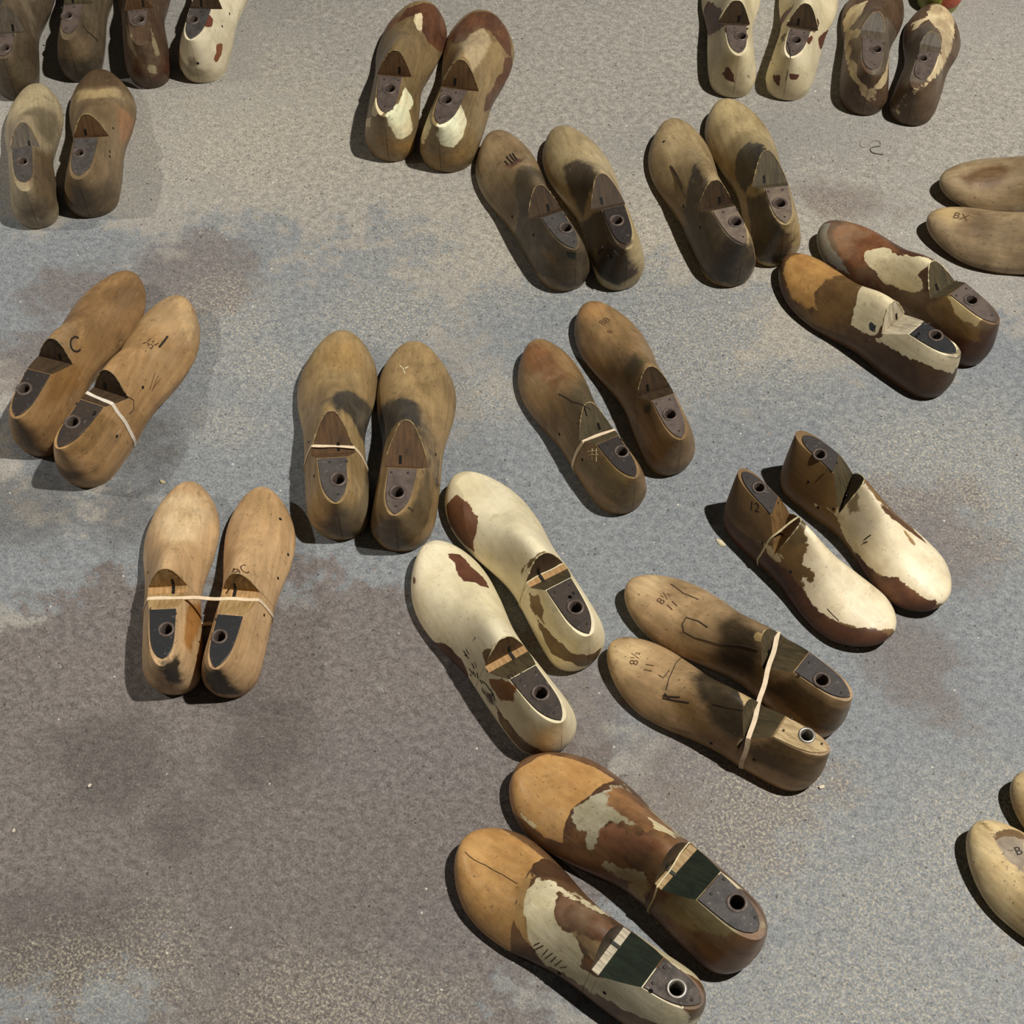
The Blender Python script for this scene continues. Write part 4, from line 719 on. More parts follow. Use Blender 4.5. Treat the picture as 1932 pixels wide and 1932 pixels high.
    {'id': '7b', 'pos': (0.4, 1.7491), 'ang': 1.3058, 'L': 0.29, 'foot': -1, 'label': 'cream shoe last with brown flakes, second of the four at top right', 'c1': '#d9cca6', 'c2': '#c9b98f', 'cut': 'dark', 'plate': {'m': 'rust', 'hu': 0.134, 'hlat': -0.0013, 'bu': 0.017}, 'toe_round': 0.24, 'mat': {'grain': 0.1, 'wear': 0.05, 'dirt': 0.35, 'rough': 0.5, 'age': 0.22}, 'edge': 'pale', 'notch': {'up': 0.224, 'u1': 0.323, 'uc': 0.367, 'u2': 0.323}, 'layers': [{'c': '#5c3321', 'soft': 0.0006, 'amp': 0.003, 's': {'o': (0.1394, 0.0279, 0.039), 'a': (0.996, 0.087, 0.022), 'b': (0.0, 0.245, -0.969), 'p': [(0.0212, 0.0337), (0.0128, 0.0035), (-0.0105, -0.0348), (-0.0197, -0.0265), (-0.0039, 0.0241)]}}, {'c': '#5c3321', 'soft': 0.0006, 'amp': 0.003, 's': {'o': (0.0871, -0.0218, 0.0753), 'a': (1.0, 0.009, -0.005), 'b': (0.0, 0.465, 0.885), 'p': [(0.0053, 0.0116), (0.027, -0.0151), (-0.0131, -0.0062), (-0.0191, 0.0098)]}}, {'c': '#5c3321', 'soft': 0.0006, 'amp': 0.003, 's': {'o': (0.1218, -0.0421, 0.0262), 'a': (0.996, -0.091, 0.023), 'b': (0.0, 0.244, 0.97), 'p': [(0.0436, -0.0218), (0.0296, -0.0271), (-0.0384, 0.0095), (-0.0393, 0.0321), (0.0044, 0.0073)]}}, {'c': '#5c3321', 'soft': 0.0006, 'amp': 0.003, 's': {'o': (0.0488, -0.0195, 0.0783), 'a': (0.998, -0.051, 0.031), 'b': (-0.0, 0.513, 0.859), 'p': [(-0.0083, 0.0117), (0.019, -0.0085), (-0.0107, -0.0032)]}}, {'c': '#5c3321', 'soft': 0.0006, 'amp': 0.003, 's': {'o': (0.0604, 0.0183, 0.0652), 'a': (0.999, -0.045, -0.018), 'b': (0.0, 0.367, -0.93), 'p': [(0.0219, 0.0208), (-0.0033, -0.0129), (-0.0187, -0.008)]}}, {'c': '#5c3321', 'soft': 0.0006, 'amp': 0.003, 's': {'o': (0.0041, 0.0138, 0.0366), 'a': (0.524, 0.755, 0.394), 'b': (0.0, 0.463, -0.886), 'p': [(0.0082, 0.0025), (0.0029, -0.0161), (-0.011, 0.0076), (-0.0001, 0.006)]}}, {'c': '#5c3321', 'soft': 0.0006, 'amp': 0.003, 's': {'o': (0.0025, -0.0089, 0.0478), 'a': (0.408, -0.734, 0.543), 'b': (0.0, 0.595, 0.804), 'p': [(-0.0031, 0.0091), (0.0098, -0.0042), (-0.0008, -0.0053), (-0.0059, 0.0004)]}}], 'marks': [('crack', [(0.0, -0.222), (0.292, 0.97), (0.0, 0.539), (0.0, 0.712)], 0.0012, 'crack')]},
    {'id': '8a', 'pos': (0.5109, 1.7171), 'ang': 1.358, 'L': 0.28, 'foot': 1, 'label': 'brown shoe last with torn cream strips, third of the four at top right', 'c1': '#5d4631', 'c2': '#4b3524', 'cut': 'grey', 'plate': {'m': 'rust', 'hu': 0.191, 'hlat': -0.0055, 'bu': 0.036}, 'notch': {'zn': 0.077, 'zc': 0.092, 'leaf': False, 'up': 0.274, 'u1': 0.359, 'uc': 0.431, 'u2': 0.359}, 'w': 1.05, 'mat': {'gain': 1.1}, 'layers': [{'c': '#695d4e', 'c2': '#5a4e40', 'soft': 0.002, 'amp': 0.003, 's': {'o': (0.0759, -0.0066, 0.0648), 'a': (0.93, -0.173, 0.325), 'b': (0.0, 0.883, 0.47), 'p': [(-0.0143, 0.0296), (0.011, 0.0233), (0.0557, 0.0031), (0.0783, -0.0442), (0.0359, -0.0482), (-0.0554, -0.0026), (-0.069, 0.0133), (-0.0422, 0.0257)]}}, {'c': '#cbb78c', 'c2': '#a38d66', 'soft': 0.0006, 'amp': 0.004, 's': {'o': (0.0858, 0.0228, 0.0471), 'a': (0.951, 0.277, 0.136), 'b': (0.0, 0.442, -0.897), 'p': [(0.0897, 0.0366), (0.104, 0.0195), (0.0981, -0.0065), (0.0593, -0.0145), (0.0548, 0.0172), (0.0101, -0.0292), (0.0051, -0.0211), (0.0279, 0.0113), (-0.0131, -0.0056), (-0.0174, 0.0028), (-0.0557, -0.022), (-0.0821, -0.0176), (-0.0875, -0.0205), (-0.0899, -0.0094), (-0.0903, 0.0016), (-0.08, -0.01), (-0.0198, 0.0088), (0.0286, 0.029), (0.0581, 0.0294)]}}, {'c': '#c0aa7e', 'soft': 0.0006, 'amp': 0.003, 's': {'o': (0.0517, -0.0205, 0.0473), 'a': (0.919, -0.379, 0.106), 'b': (0.0, 0.269, 0.963), 'p': [(-0.0336, 0.0242), (0.0548, -0.0145), (0.0673, -0.0262), (0.0079, -0.0033), (-0.0466, 0.0052), (-0.0498, 0.0147)]}}]},
    {'id': '8b', 'pos': (0.5719, 1.6965), 'ang': 1.2385, 'L': 0.2466, 'foot': -1, 'label': 'brown shoe last with cream strip on its right, last of four at top right', 'c1': '#5f4a34', 'c2': '#503a26', 'cut': 'grey', 'plate': {'m': 'rust', 'hu': 0.268, 'hlat': 0.0023, 'bu': 0.094}, 'notch': {'zn': 0.077, 'zc': 0.092, 'leaf': False, 'up': 0.342, 'u1': 0.427, 'uc': 0.562, 'u2': 0.427}, 'w': 1.12, 'mat': {'gain': 1.1}, 'layers': [{'c': '#63574a', 'c2': '#554a3e', 'soft': 0.003, 'amp': 0.003, 's': {'o': (0.1037, 0.0101, 0.0468), 'a': (1.0, -0.011, -0.023), 'b': (0.0, 0.903, -0.43), 'p': [(0.0475, 0.04), (0.056, 0.0132), (0.0849, -0.0007), (0.0447, -0.0194), (-0.0267, -0.0356), (-0.0855, -0.0295), (-0.0935, -0.0016), (-0.0274, 0.0336)]}}, {'c': '#c9b58a', 'c2': '#a8916a', 'soft': 0.0006, 'amp': 0.004, 's': {'o': (0.1164, -0.0024, 0.0469), 'a': (0.994, -0.032, 0.106), 'b': (0.0, 0.958, 0.286), 'p': [(0.0676, 0.0281), (0.0747, 0.0145), (0.1104, 0.0095), (0.131, -0.0039), (0.1121, -0.0237), (0.0492, -0.0348), (-0.0163, -0.0286), (-0.069, -0.0134), (-0.1016, -0.002), (-0.1141, 0.0062), (-0.112, 0.0156), (-0.1104, 0.0168), (-0.1083, 0.0026), (-0.0642, -0.0051), (-0.0169, -0.0127), (0.0448, -0.0019), (0.0726, 0.0092), (0.0505, 0.0235)]}}]},
    {'id': '9a', 'pos': (0.6491, 1.9306), 'ang': 1.3414, 'L': 0.29, 'foot': -1, 'label': 'painted shoe last with green and red tip at the top edge', 'c1': '#a3ab45', 'c2': '#939a3a', 'cut': 'brown', 'plate': {'m': 'rust'}, 'layers': [{'c': '#b5502f', 'c2': '#a24426', 'soft': 0.001, 'amp': 0.002, 's': {'o': (0, 0, 0.03), 'a': (1, 0, 0), 'b': (0, 1, 0), 'p': [(-0.02, -0.06), (-0.02, -0.006), (0.35, -0.006), (0.35, -0.06)]}}]},
    {'id': '10a', 'pos': (0.8498, 1.4092), 'ang': 2.859, 'L': 0.295, 'foot': 1, 'label': 'pale tan shoe last at the right edge, lower one of its pair', 'c1': '#9b8460', 'c2': '#846d4b', 'cut': 'brown', 'plate': {'m': 'rust'}, 'mat': {'gain': 1.15}, 'layers': [{'c': '#6a563c', 'c2': '#7a6140', 'soft': 0.01, 'amp': 0.003, 's': {'o': (0.2341, 0.0051, 0.0433), 'a': (0.975, -0.02, -0.222), 'b': (0.0, 0.996, -0.09), 'p': [(0.0141, -0.031), (-0.0042, -0.0234), (-0.029, 0.003), (-0.0188, 0.0215), (0.0065, 0.0229), (0.0211, 0.0107), (0.0102, -0.0038)]}}, {'c': '#ab915f', 'soft': 0.01, 'amp': 0.003, 's': {'o': (0.2747, -0.0096, 0.0374), 'a': (0.937, 0.078, -0.341), 'b': (0.0, 0.975, 0.223), 'p': [(0.0195, -0.0136), (-0.0004, -0.0227), (-0.0203, -0.0039), (-0.0129, 0.0206), (0.0025, 0.0159), (0.0117, 0.0036)]}}], 'text': [('BX', (0.2528, -0.0027, 0.0425), (-0.9601, 0.2191, 0.1741), 0.017, 'brown', 'stamped_number')]},
    {'id': '10b', 'pos': (0.8896, 1.5363), 'ang': 3.0203, 'L': 0.295, 'foot': -1, 'label': 'pale tan shoe last with dark stained top, upper of the right edge pair', 'c1': '#96805c', 'c2': '#7d6645', 'cut': 'brown', 'plate': {'m': 'rust'}, 'mat': {'gain': 1.15}, 'layers': [{'c': '#5c4429', 'c2': '#6f5434', 'soft': 0.008, 'amp': 0.003, 's': {'o': (0.2389, 0.0096, 0.0433), 'a': (0.978, -0.051, -0.202), 'b': (0.0, 0.969, -0.247), 'p': [(0.0316, -0.0), (0.01, -0.0141), (-0.0159, -0.0229), (-0.0373, -0.0099), (-0.0206, 0.0149), (0.0052, 0.0195), (0.027, 0.0125)]}}]},
    {'id': '11a', 'pos': (0.5553, 1.2153), 'ang': 2.3073, 'L': 0.2842, 'foot': 1, 'label': 'shoe last with amber toe, cream middle and brown sole edge, right of centre', 'c1': '#5f4226', 'c2': '#4d331d', 'cut': 'chalk', 'plate': {'m': 'black', 'hu': 0.145, 'hlat': -0.0083, 'bu': 0.024}, 'toe_round': 0.24, 'mat': {'grain': 0.2, 'wear': 0.1, 'dirt': 0.5, 'rough': 0.4}, 'edge': 'pale', 'notch': {'up': 0.235, 'u1': 0.343, 'uc': 0.379, 'u2': 0.343}, 'layers': [{'c': '#6d5027', 'c2': '#5a3f1f', 'soft': 0.004, 'amp': 0.005, 's': {'o': (0.1798, 0.0191, 0.0425), 'a': (0.985, -0.11, -0.133), 'b': (0.0, 0.771, -0.636), 'p': [(0.0308, -0.0092), (0.0307, -0.0444), (-0.0136, -0.0544), (-0.0276, -0.0352), (-0.0402, -0.0091), (-0.043, 0.0132), (-0.0172, 0.0349), (0.0134, 0.0419), (0.034, 0.0303), (0.0078, 0.0226), (0.025, 0.0095)]}}, {'c': '#ab7f3c', 'c2': '#976a2f', 'soft': 0.002, 'amp': 0.004, 's': {'o': (0.2282, 0.006, 0.0349), 'a': (0.957, -0.072, -0.282), 'b': (0.0, 0.969, -0.248), 'p': [(0.0449, 0.003), (0.0408, -0.033), (0.011, -0.0324), (-0.0085, -0.033), (-0.0266, -0.0438), (-0.0238, 0.0001), (-0.0263, 0.0206), (-0.0387, 0.0317), (-0.0174, 0.0376), (0.0094, 0.0322), (0.0354, 0.017)]}}, {'c': '#dccda4', 'c2': '#d2c299', 'soft': 0.0006, 'amp': 0.002, 's': {'o': (0.1299, 0.0077, 0.0707), 'a': (0.982, -0.063, -0.176), 'b': (0.0, 0.941, -0.339), 'p': [(0.0401, -0.0287), (-0.0022, -0.0334), (-0.0205, -0.0367), (-0.0324, -0.0102), (-0.0249, 0.0263), (-0.0159, 0.0315), (0.0137, 0.0348), (0.0172, 0.0179), (0.0248, -0.0014)]}}, {'c': '#dacca6', 'c2': '#cdbd95', 'soft': 0.0006, 'amp': 0.003, 's': {'o': (0.0522, 0.0106, 0.068), 'a': (0.928, 0.205, 0.311), 'b': (0.0, 0.835, -0.55), 'p': [(0.053, 0.0344), (0.041, 0.0227), (0.0358, -0.0043), (0.0268, -0.0353), (0.0126, -0.02), (-0.0108, -0.0176), (-0.0433, -0.0306), (-0.0538, -0.0177), (-0.0556, 0.0049), (-0.0301, 0.0155), (-0.0021, 0.0214), (0.0265, 0.0265)]}}, {'c': '#2f3a38', 'soft': 0.0006, 'amp': 0.0015, 's': {'o': (0.1131, 0.0274, 0.0587), 'a': (0.999, -0.041, -0.017), 'b': (0.0, 0.386, -0.922), 'p': [(0.0076, -0.0041), (-0.004, -0.0056), (-0.0074, 0.0048), (0.0037, 0.0048)]}}, {'c': '#5d5138', 'soft': 0.003, 'amp': 0.003, 's': {'o': (0.0098, 0.0021, 0.0815), 'a': (0.729, 0.235, 0.643), 'b': (-0.0, 0.939, -0.344), 'p': [(0.0149, 0.0068), (-0.0055, -0.0157), (-0.0106, 0.0013), (0.0012, 0.0076)]}}], 'pegs': [(0.195, 0.193)]},
    {'id': '11b', 'pos': (0.6108, 1.264), 'ang': 2.2482, 'L': 0.2897, 'foot': -1, 'label': 'shoe last with rust red toe and cream instep behind the amber toed one', 'c1': '#5c3a24', 'c2': '#4a2d1c', 'cut': 'olive', 'plate': {'m': 'rust', 'hu': 0.165, 'hlat': -0.0028, 'bu': 0.008}, 'toe_round': 0.24, 'mat': {'grain': 0.2, 'wear': 0.1, 'dirt': 0.5, 'rough': 0.4}, 'edge': 'pale', 'notch': {'up': 0.252, 'u1': 0.32, 'uc': 0.402, 'u2': 0.32}, 'layers': [{'c': '#6f6c62', 'c2': '#5c584d', 'soft': 0.0006, 'amp': 0.003, 's': {'o': (0.2562, 0.0276, 0.0271), 'a': (0.95, -0.243, -0.194), 'b': (0.0, 0.624, -0.782), 'p': [(0.0387, 0.0019), (0.027, -0.0209), (0.0155, -0.0144), (0.0131, -0.0108), (-0.0054, -0.0037), (-0.0245, 0.0016), (-0.0495, 0.0105), (-0.0275, 0.0153), (0.0125, 0.0205)]}}, {'c': '#84532d', 'c2': '#6a3f22', 'soft': 0.003, 'amp': 0.003, 's': {'o': (0.2177, 0.0051, 0.045), 'a': (0.967, -0.058, -0.248), 'b': (0.0, 0.974, -0.227), 'p': [(0.0502, 0.0103), (0.0513, -0.0182), (0.0307, -0.0405), (-0.01, -0.0273), (-0.0693, -0.0099), (-0.0258, -0.0035), (-0.0152, 0.0105), (-0.0265, 0.0204), (-0.0091, 0.0316), (0.0237, 0.0265)]}}, {'c': '#7a5b28', 'c2': '#6a4c20', 'soft': 0.003, 'amp': 0.003, 's': {'o': (0.0494, 0.0184, 0.0595), 'a': (0.994, 0.104, 0.042), 'b': (0.0, 0.377, -0.926), 'p': [(0.0452, 0.0161), (0.0249, -0.0262), (-0.0322, -0.0276), (-0.0422, 0.0042), (-0.0162, 0.0153), (0.0205, 0.0183)]}}, {'c': '#e0d1a6', 'c2': '#d2c194', 'soft': 0.0006, 'amp': 0.003, 's': {'o': (0.1514, 0.0137, 0.06), 'a': (0.992, -0.091, -0.09), 'b': (0.0, 0.703, -0.712), 'p': [(0.0542, 0.0087), (0.0452, -0.009), (0.0154, -0.015), (-0.0292, -0.0376), (-0.0379, -0.0344), (-0.0297, -0.013), (-0.0406, -0.0076), (-0.0433, 0.0011), (-0.0361, 0.011), (-0.0137, 0.0164), (0.0089, 0.0253), (0.0232, 0.0178), (0.0352, 0.0194), (0.0483, 0.0169)]}}, {'c': '#c9b075', 'soft': 0.0006, 'amp': 0.003, 's': {'o': (0.0442, 0.0136, 0.0774), 'a': (0.999, 0.046, 0.023), 'b': (0.0, 0.458, -0.889), 'p': [(0.0285, -0.0022), (0.0219, -0.0071), (-0.0244, -0.0073), (-0.0283, 0.006), (0.0023, 0.0105)]}}]},
    {'id': '12a', 'pos': (-0.5981, 1.1298), 'ang': 1.2635, 'L': 0.2983, 'foot': 1, 'label': 'tan shoe last marked with a letter C at the left edge', 'c1': '#94703f', 'c2': '#7d5c32', 'cut': 'dark', 'plate': {'m': 'dark', 'hu': 0.15, 'hlat': 0.0089, 'bu': 0.015}, 'notch': {'up': 0.254, 'u1': 0.372, 'uc': 0.397, 'u2': 0.372}, 'layers': [{'c': '#6a4e2a', 'soft': 0.01, 'amp': 0.003, 's': {'o': (0.2478, -0.0168, 0.0404), 'a': (0.981, 0.08, -0.177), 'b': (0.0, 0.911, 0.413), 'p': [(-0.0046, 0.0169), (0.0281, -0.0006), (0.0214, -0.0149), (-0.0255, -0.0129), (-0.0194, 0.0115)]}}, {'c': '#553d21', 'soft': 0.008, 'amp': 0.003, 's': {'o': (0.0037, -0.0026, 0.0468), 'a': (0.257, -0.317, 0.913), 'b': (0.0, 0.945, 0.328), 'p': [(0.0333, 0.0181), (0.0145, -0.0127), (-0.0243, -0.013), (-0.0234, 0.0076)]}}, {'c': '#85602f', 'soft': 0.008, 'amp': 0.003, 's': {'o': (0.0704, -0.0179, 0.0662), 'a': (1.0, 0.008, -0.004), 'b': (0.0, 0.413, 0.911), 'p': [(0.0153, 0.0302), (0.0515, -0.0201), (0.0189, -0.0323), (-0.0343, 0.0015), (-0.0453, 0.0089), (-0.0062, 0.0118)]}}], 'text': [('C', (0.1324, -0.0138, 0.0731), (0.7344, -0.2487, -0.6315), 0.03, 'ink', 'painted_letter')]},
    {'id': '12b', 'pos': (-0.539, 1.0837), 'ang': 1.1898, 'L': 0.3046, 'foot': -1, 'label': 'tan shoe last with ragged toe and white rubber band at the left', 'c1': '#a17b48', 'c2': '#8b6838', 'cut': 'dark', 'plate': {'m': 'brown', 'hu': 0.136, 'hlat': 0.0055, 'bu': 0.006}, 'notch': {'up': 0.251, 'u1': 0.363, 'uc': 0.388, 'u2': 0.363}, 'layers': [{'c': '#8c6b3c', 'c2': '#7a5a2e', 'soft': 0.006, 'amp': 0.006, 's': {'o': (0.0383, -0.0137, 0.0775), 'a': (0.929, -0.258, 0.267), 'b': (-0.0, 0.719, 0.695), 'p': [(-0.0128, 0.0257), (0.0284, 0.0125), (0.0323, -0.0243), (-0.0124, -0.0194), (-0.0356, 0.0055)]}}, {'c': '#594020', 'soft': 0.008, 'amp': 0.003, 's': {'o': (0.0036, 0.0023, 0.0319), 'a': (0.244, 0.117, 0.963), 'b': (-0.0, 0.993, -0.121), 'p': [(0.0163, 0.0253), (0.007, -0.0126), (0.0019, -0.0294), (-0.0105, -0.0057), (-0.0147, 0.0223)]}}, {'c': '#b08d5a', 'soft': 0.004, 'amp': 0.006, 's': {'o': (0.268, -0.0187, 0.0349), 'a': (0.944, 0.182, -0.277), 'b': (-0.0, 0.837, 0.548), 'p': [(0.0233, 0.0258), (0.0297, 0.006), (-0.0008, -0.0129), (-0.0358, -0.0232), (-0.0208, -0.0041), (0.0045, 0.0085)]}}], 'pegs': [(0.453, -0.65), (0.284, -0.604), (0.211, -0.706), (0.202, -0.234)], 'marks': [('painted_stroke', [(0.657, -0.285), (0.691, -0.25), (0.734, -0.215)], 0.003, 'ink'), ('scratch', [(0.474, -0.724), (0.549, -0.599)], 0.001, 'brown'), ('scratch', [(0.479, -0.754), (0.55, -0.652)], 0.001, 'brown'), ('scratch', [(0.494, -0.738), (0.55, -0.698)], 0.001, 'brown'), ('crack', [(0.362, -0.539), (0.378, -0.655), (0.351, -0.714), (0.319, -0.693)], 0.0012, 'crack')], 'text': [('BE', (0.1978, -0.0132, 0.0615), (0.9083, -0.0387, -0.4166), 0.019, 'brown', 'scrawled_letters')]},
    {'id': '13a', 'pos': (-0.2036, 1.0017), 'ang': 1.6351, 'L': 0.3066, 'foot': 1, 'label': 'olive tan shoe last with black cone and pale rubber band, left of centre', 'c1': '#8a7145', 'c2': '#745d36', 'cut': 'brown', 'plate': {'m': 'grey', 'hu': 0.113, 'hlat': -0.0046, 'bu': 0.005}, 'w': 1.07, 'mat': {'gain': 1.25}, 'notch': {'up': 0.221, 'u1': 0.288, 'uc': 0.402, 'u2': 0.288}, 'layers': [{'c': '#322e28', 'c2': '#413a2f', 'soft': 0.005, 'amp': 0.003, 's': {'o': (0.1361, -0.0115, 0.0611), 'a': (1.0, 0.009, -0.01), 'b': (0.0, 0.714, 0.7), 'p': [(-0.0138, 0.0329), (0.015, 0.0346), (0.0432, 0.0076), (0.0496, -0.0305), (0.0484, -0.06), (0.0153, -0.0535), (-0.0128, -0.0463), (-0.008, -0.0168), (0.0019, 0.0033), (-0.0005, 0.0207), (-0.0219, 0.0321), (-0.0577, 0.0345), (-0.0586, 0.0412)]}}, {'c': '#57472c', 'c2': '#4a3c26', 'soft': 0.006, 'amp': 0.003, 's': {'o': (0.044, -0.0094, 0.0203), 'a': (0.476, -0.744, 0.468), 'b': (0.0, 0.532, 0.847), 'p': [(-0.0014, 0.0492), (0.0583, -0.0181), (0.0224, -0.023), (-0.0103, -0.0321), (-0.0296, -0.0035), (-0.0393, 0.0276)]}}, {'c': '#84683a', 'soft': 0.012, 'amp': 0.003, 's': {'o': (0.2513, -0.0056, 0.0428), 'a': (0.977, 0.031, -0.21), 'b': (-0.0, 0.989, 0.145), 'p': [(0.0035, 0.0325), (0.0225, 0.0119), (0.0225, -0.019), (-0.0169, -0.0284), (-0.0317, 0.003)]}}], 'pegs': [(0.369, 0.65), (0.164, 0.454)]},
    {'id': '13b', 'pos': (-0.136, 0.9847), 'ang': 1.5125, 'L': 0.3048, 'foot': -1, 'label': 'olive tan shoe last with black cone and no band, left of centre', 'c1': '#8c7246', 'c2': '#765e37', 'cut': 'brown', 'plate': {'m': 'rust', 'hu': 0.109, 'hlat': -0.0011, 'bu': 0.005}, 'w': 1.07, 'mat': {'gain': 1.25}, 'notch': {'up': 0.226, 'u1': 0.281, 'uc': 0.416, 'u2': 0.281}, 'layers': [{'c': '#302d28', 'c2': '#3d372e', 'soft': 0.005, 'amp': 0.003, 's': {'o': (0.1362, 0.0073, 0.0628), 'a': (0.994, -0.038, -0.105), 'b': (0.0, 0.939, -0.343), 'p': [(0.0214, 0.0577), (0.0637, 0.0389), (0.0465, -0.0052), (0.0304, -0.0264), (0.0016, -0.0349), (-0.0459, -0.0367), (-0.0535, -0.0344), (-0.0349, -0.0271), (-0.0105, -0.0151), (-0.0064, 0.0039), (-0.0068, 0.0311), (-0.0056, 0.0481)]}}, {'c': '#54442a', 'c2': '#483a25', 'soft': 0.006, 'amp': 0.003, 's': {'o': (0.0477, -0.0026, 0.0351), 'a': (0.442, -0.552, 0.707), 'b': (0.0, 0.788, 0.615), 'p': [(-0.0031, 0.039), (0.0548, -0.0023), (0.0337, -0.0231), (-0.0026, -0.0233), (-0.0427, -0.0106), (-0.0401, 0.0202)]}}, {'c': '#6f5a35', 'soft': 0.008, 'amp': 0.003, 's': {'o': (0.2094, -0.0195, 0.0543), 'a': (0.96, 0.119, -0.254), 'b': (0.0, 0.905, 0.426), 'p': [(0.0102, 0.0115), (0.0204, -0.0118), (-0.0076, -0.0088), (-0.0229, 0.0091)]}}], 'pegs': [(0.381, -0.721), (0.331, 0.864)], 'marks': [('scratch', [(0.828, 0.18), (0.807, 0.125), (0.775, 0.093)], 0.002, 'pale'), ('scratch', [(0.819, 0.047), (0.807, 0.094)], 0.002, 'pale')], 'text': [('11', (0.0187, -0.0188, 0.0811), (0.9427, -0.219, 0.2517), 0.016, 'ink', 'stamped_number')]},
    {'id': '14a', 'pos': (0.1465, 1.0391), 'ang': 2.0223, 'L': 0.2776, 'foot': 1, 'label': 'brown shoe last with rubber band around its heel, in the middle of the floor', 'c1': '#7d6038', 'c2': '#68502e', 'cut': 'olive', 'plate': {'m': 'dark', 'hu': 0.149, 'hlat': -0.0054, 'bu': 0.005}, 'mat': {'gain': 1.3}, 'notch': {'up': 0.236, 'u1': 0.329, 'uc': 0.415, 'u2': 0.329}, 'layers': [{'c': '#6c4827', 'c2': '#5f4025', 'soft': 0.012, 'amp': 0.003, 's': {'o': (0.2234, 0.0065, 0.0406), 'a': (0.936, -0.092, -0.339), 'b': (0.0, 0.965, -0.262), 'p': [(0.0507, 0.0176), (0.0399, -0.012), (0.0163, -0.0209), (-0.0204, -0.0127), (-0.0355, -0.0195), (-0.051, 0.0086), (-0.015, 0.0174), (0.0149, 0.0214)]}}, {'c': '#544832', 'soft': 0.01, 'amp': 0.003, 's': {'o': (0.1404, -0.007, 0.0541), 'a': (0.993, 0.008, -0.118), 'b': (-0.0, 0.998, 0.066), 'p': [(0.0005, 0.0215), (0.0459, -0.0197), (0.0321, -0.0429), (-0.0148, -0.0218), (-0.0535, 0.0337), (-0.0102, 0.0291)]}}, {'c': '#655129', 'c2': '#574523', 'soft': 0.003, 'amp': 0.003, 's': {'o': (0.0332, -0.0011, 0.035), 'a': (0.335, 0.125, 0.934), 'b': (0.0, 0.991, -0.133), 'p': [(0.0193, 0.0347), (0.0586, 0.0051), (-0.0305, -0.0221), (0.0027, -0.0306), (-0.0234, -0.0316), (-0.0262, 0.0123), (-0.0006, 0.0322)]}}], 'pegs': [(0.456, 0.794), (0.264, 0.703)], 'marks': [('crack', [(0.594, 0.305), (0.484, 0.278), (0.379, 0.016)], 0.0012, 'crack'), ('scratch', [(0.258, 0.555), (0.212, 0.382)], 0.0009, 'pale'), ('scratch', [(0.241, 0.56), (0.197, 0.413)], 0.0009, 'pale'), ('scratch', [(0.242, 0.442), (0.212, 0.557)], 0.0009, 'pale'), ('scratch', [(0.223, 0.37), (0.187, 0.509)], 0.0009, 'pale')]},
    {'id': '14b', 'pos': (0.2043, 1.0933), 'ang': 1.9287, 'L': 0.2797, 'foot': -1, 'label': 'brown shoe last without band behind the banded one in the middle', 'c1': '#7f6239', 'c2': '#6b522f', 'cut': 'dark', 'plate': {'m': 'rust', 'hu': 0.142, 'hlat': -0.0015, 'bu': 0.006}, 'mat': {'gain': 1.3}, 'notch': {'up': 0.244, 'u1': 0.334, 'uc': 0.384, 'u2': 0.334}, 'layers': [{'c': '#4c4029', 'soft': 0.007, 'amp': 0.003, 's': {'o': (0.1248, 0.0071, 0.072), 'a': (0.983, -0.118, -0.141), 'b': (0.0, 0.767, -0.641), 'p': [(0.0136, 0.0128), (0.0154, -0.0114), (-0.01, -0.0223), (-0.0171, -0.0023), (-0.0019, 0.0232)]}}, {'c': '#5e4526', 'soft': 0.008, 'amp': 0.003, 's': {'o': (0.2169, 0.0277, 0.0356), 'a': (0.997, -0.053, -0.056), 'b': (-0.0, 0.725, -0.689), 'p': [(0.0183, 0.0011), (-0.004, -0.0035), (-0.014, -0.0015), (-0.0003, 0.0039)]}}, {'c': '#8a6638', 'soft': 0.012, 'amp': 0.003, 's': {'o': (0.2558, 0.0054, 0.0341), 'a': (0.927, -0.046, -0.373), 'b': (0.0, 0.993, -0.121), 'p': [(0.0063, 0.0213), (0.0144, 0.0004), (0.0121, -0.0242), (-0.0158, -0.0104), (-0.0169, 0.0129)]}}, {'c': '#3a301f', 'soft': 0.004, 'amp': 0.003, 's': {'o': (0.0663, 0.0159, 0.0678), 'a': (0.999, -0.04, -0.017), 'b': (0.0, 0.381, -0.924), 'p': [(0.0088, 0.0016), (-0.0029, -0.0116), (-0.0075, 0.0013), (0.0016, 0.0086)]}}], 'text': [('8B', (0.2299, 0.002, 0.0421), (0.323, -0.9454, -0.0442), 0.014, 'brown', 'stamped_number'), ('8', (0.2076, 0.0041, 0.0474), (0.4497, -0.8905, -0.0686), 0.012, 'brown', 'stamped_number')]},
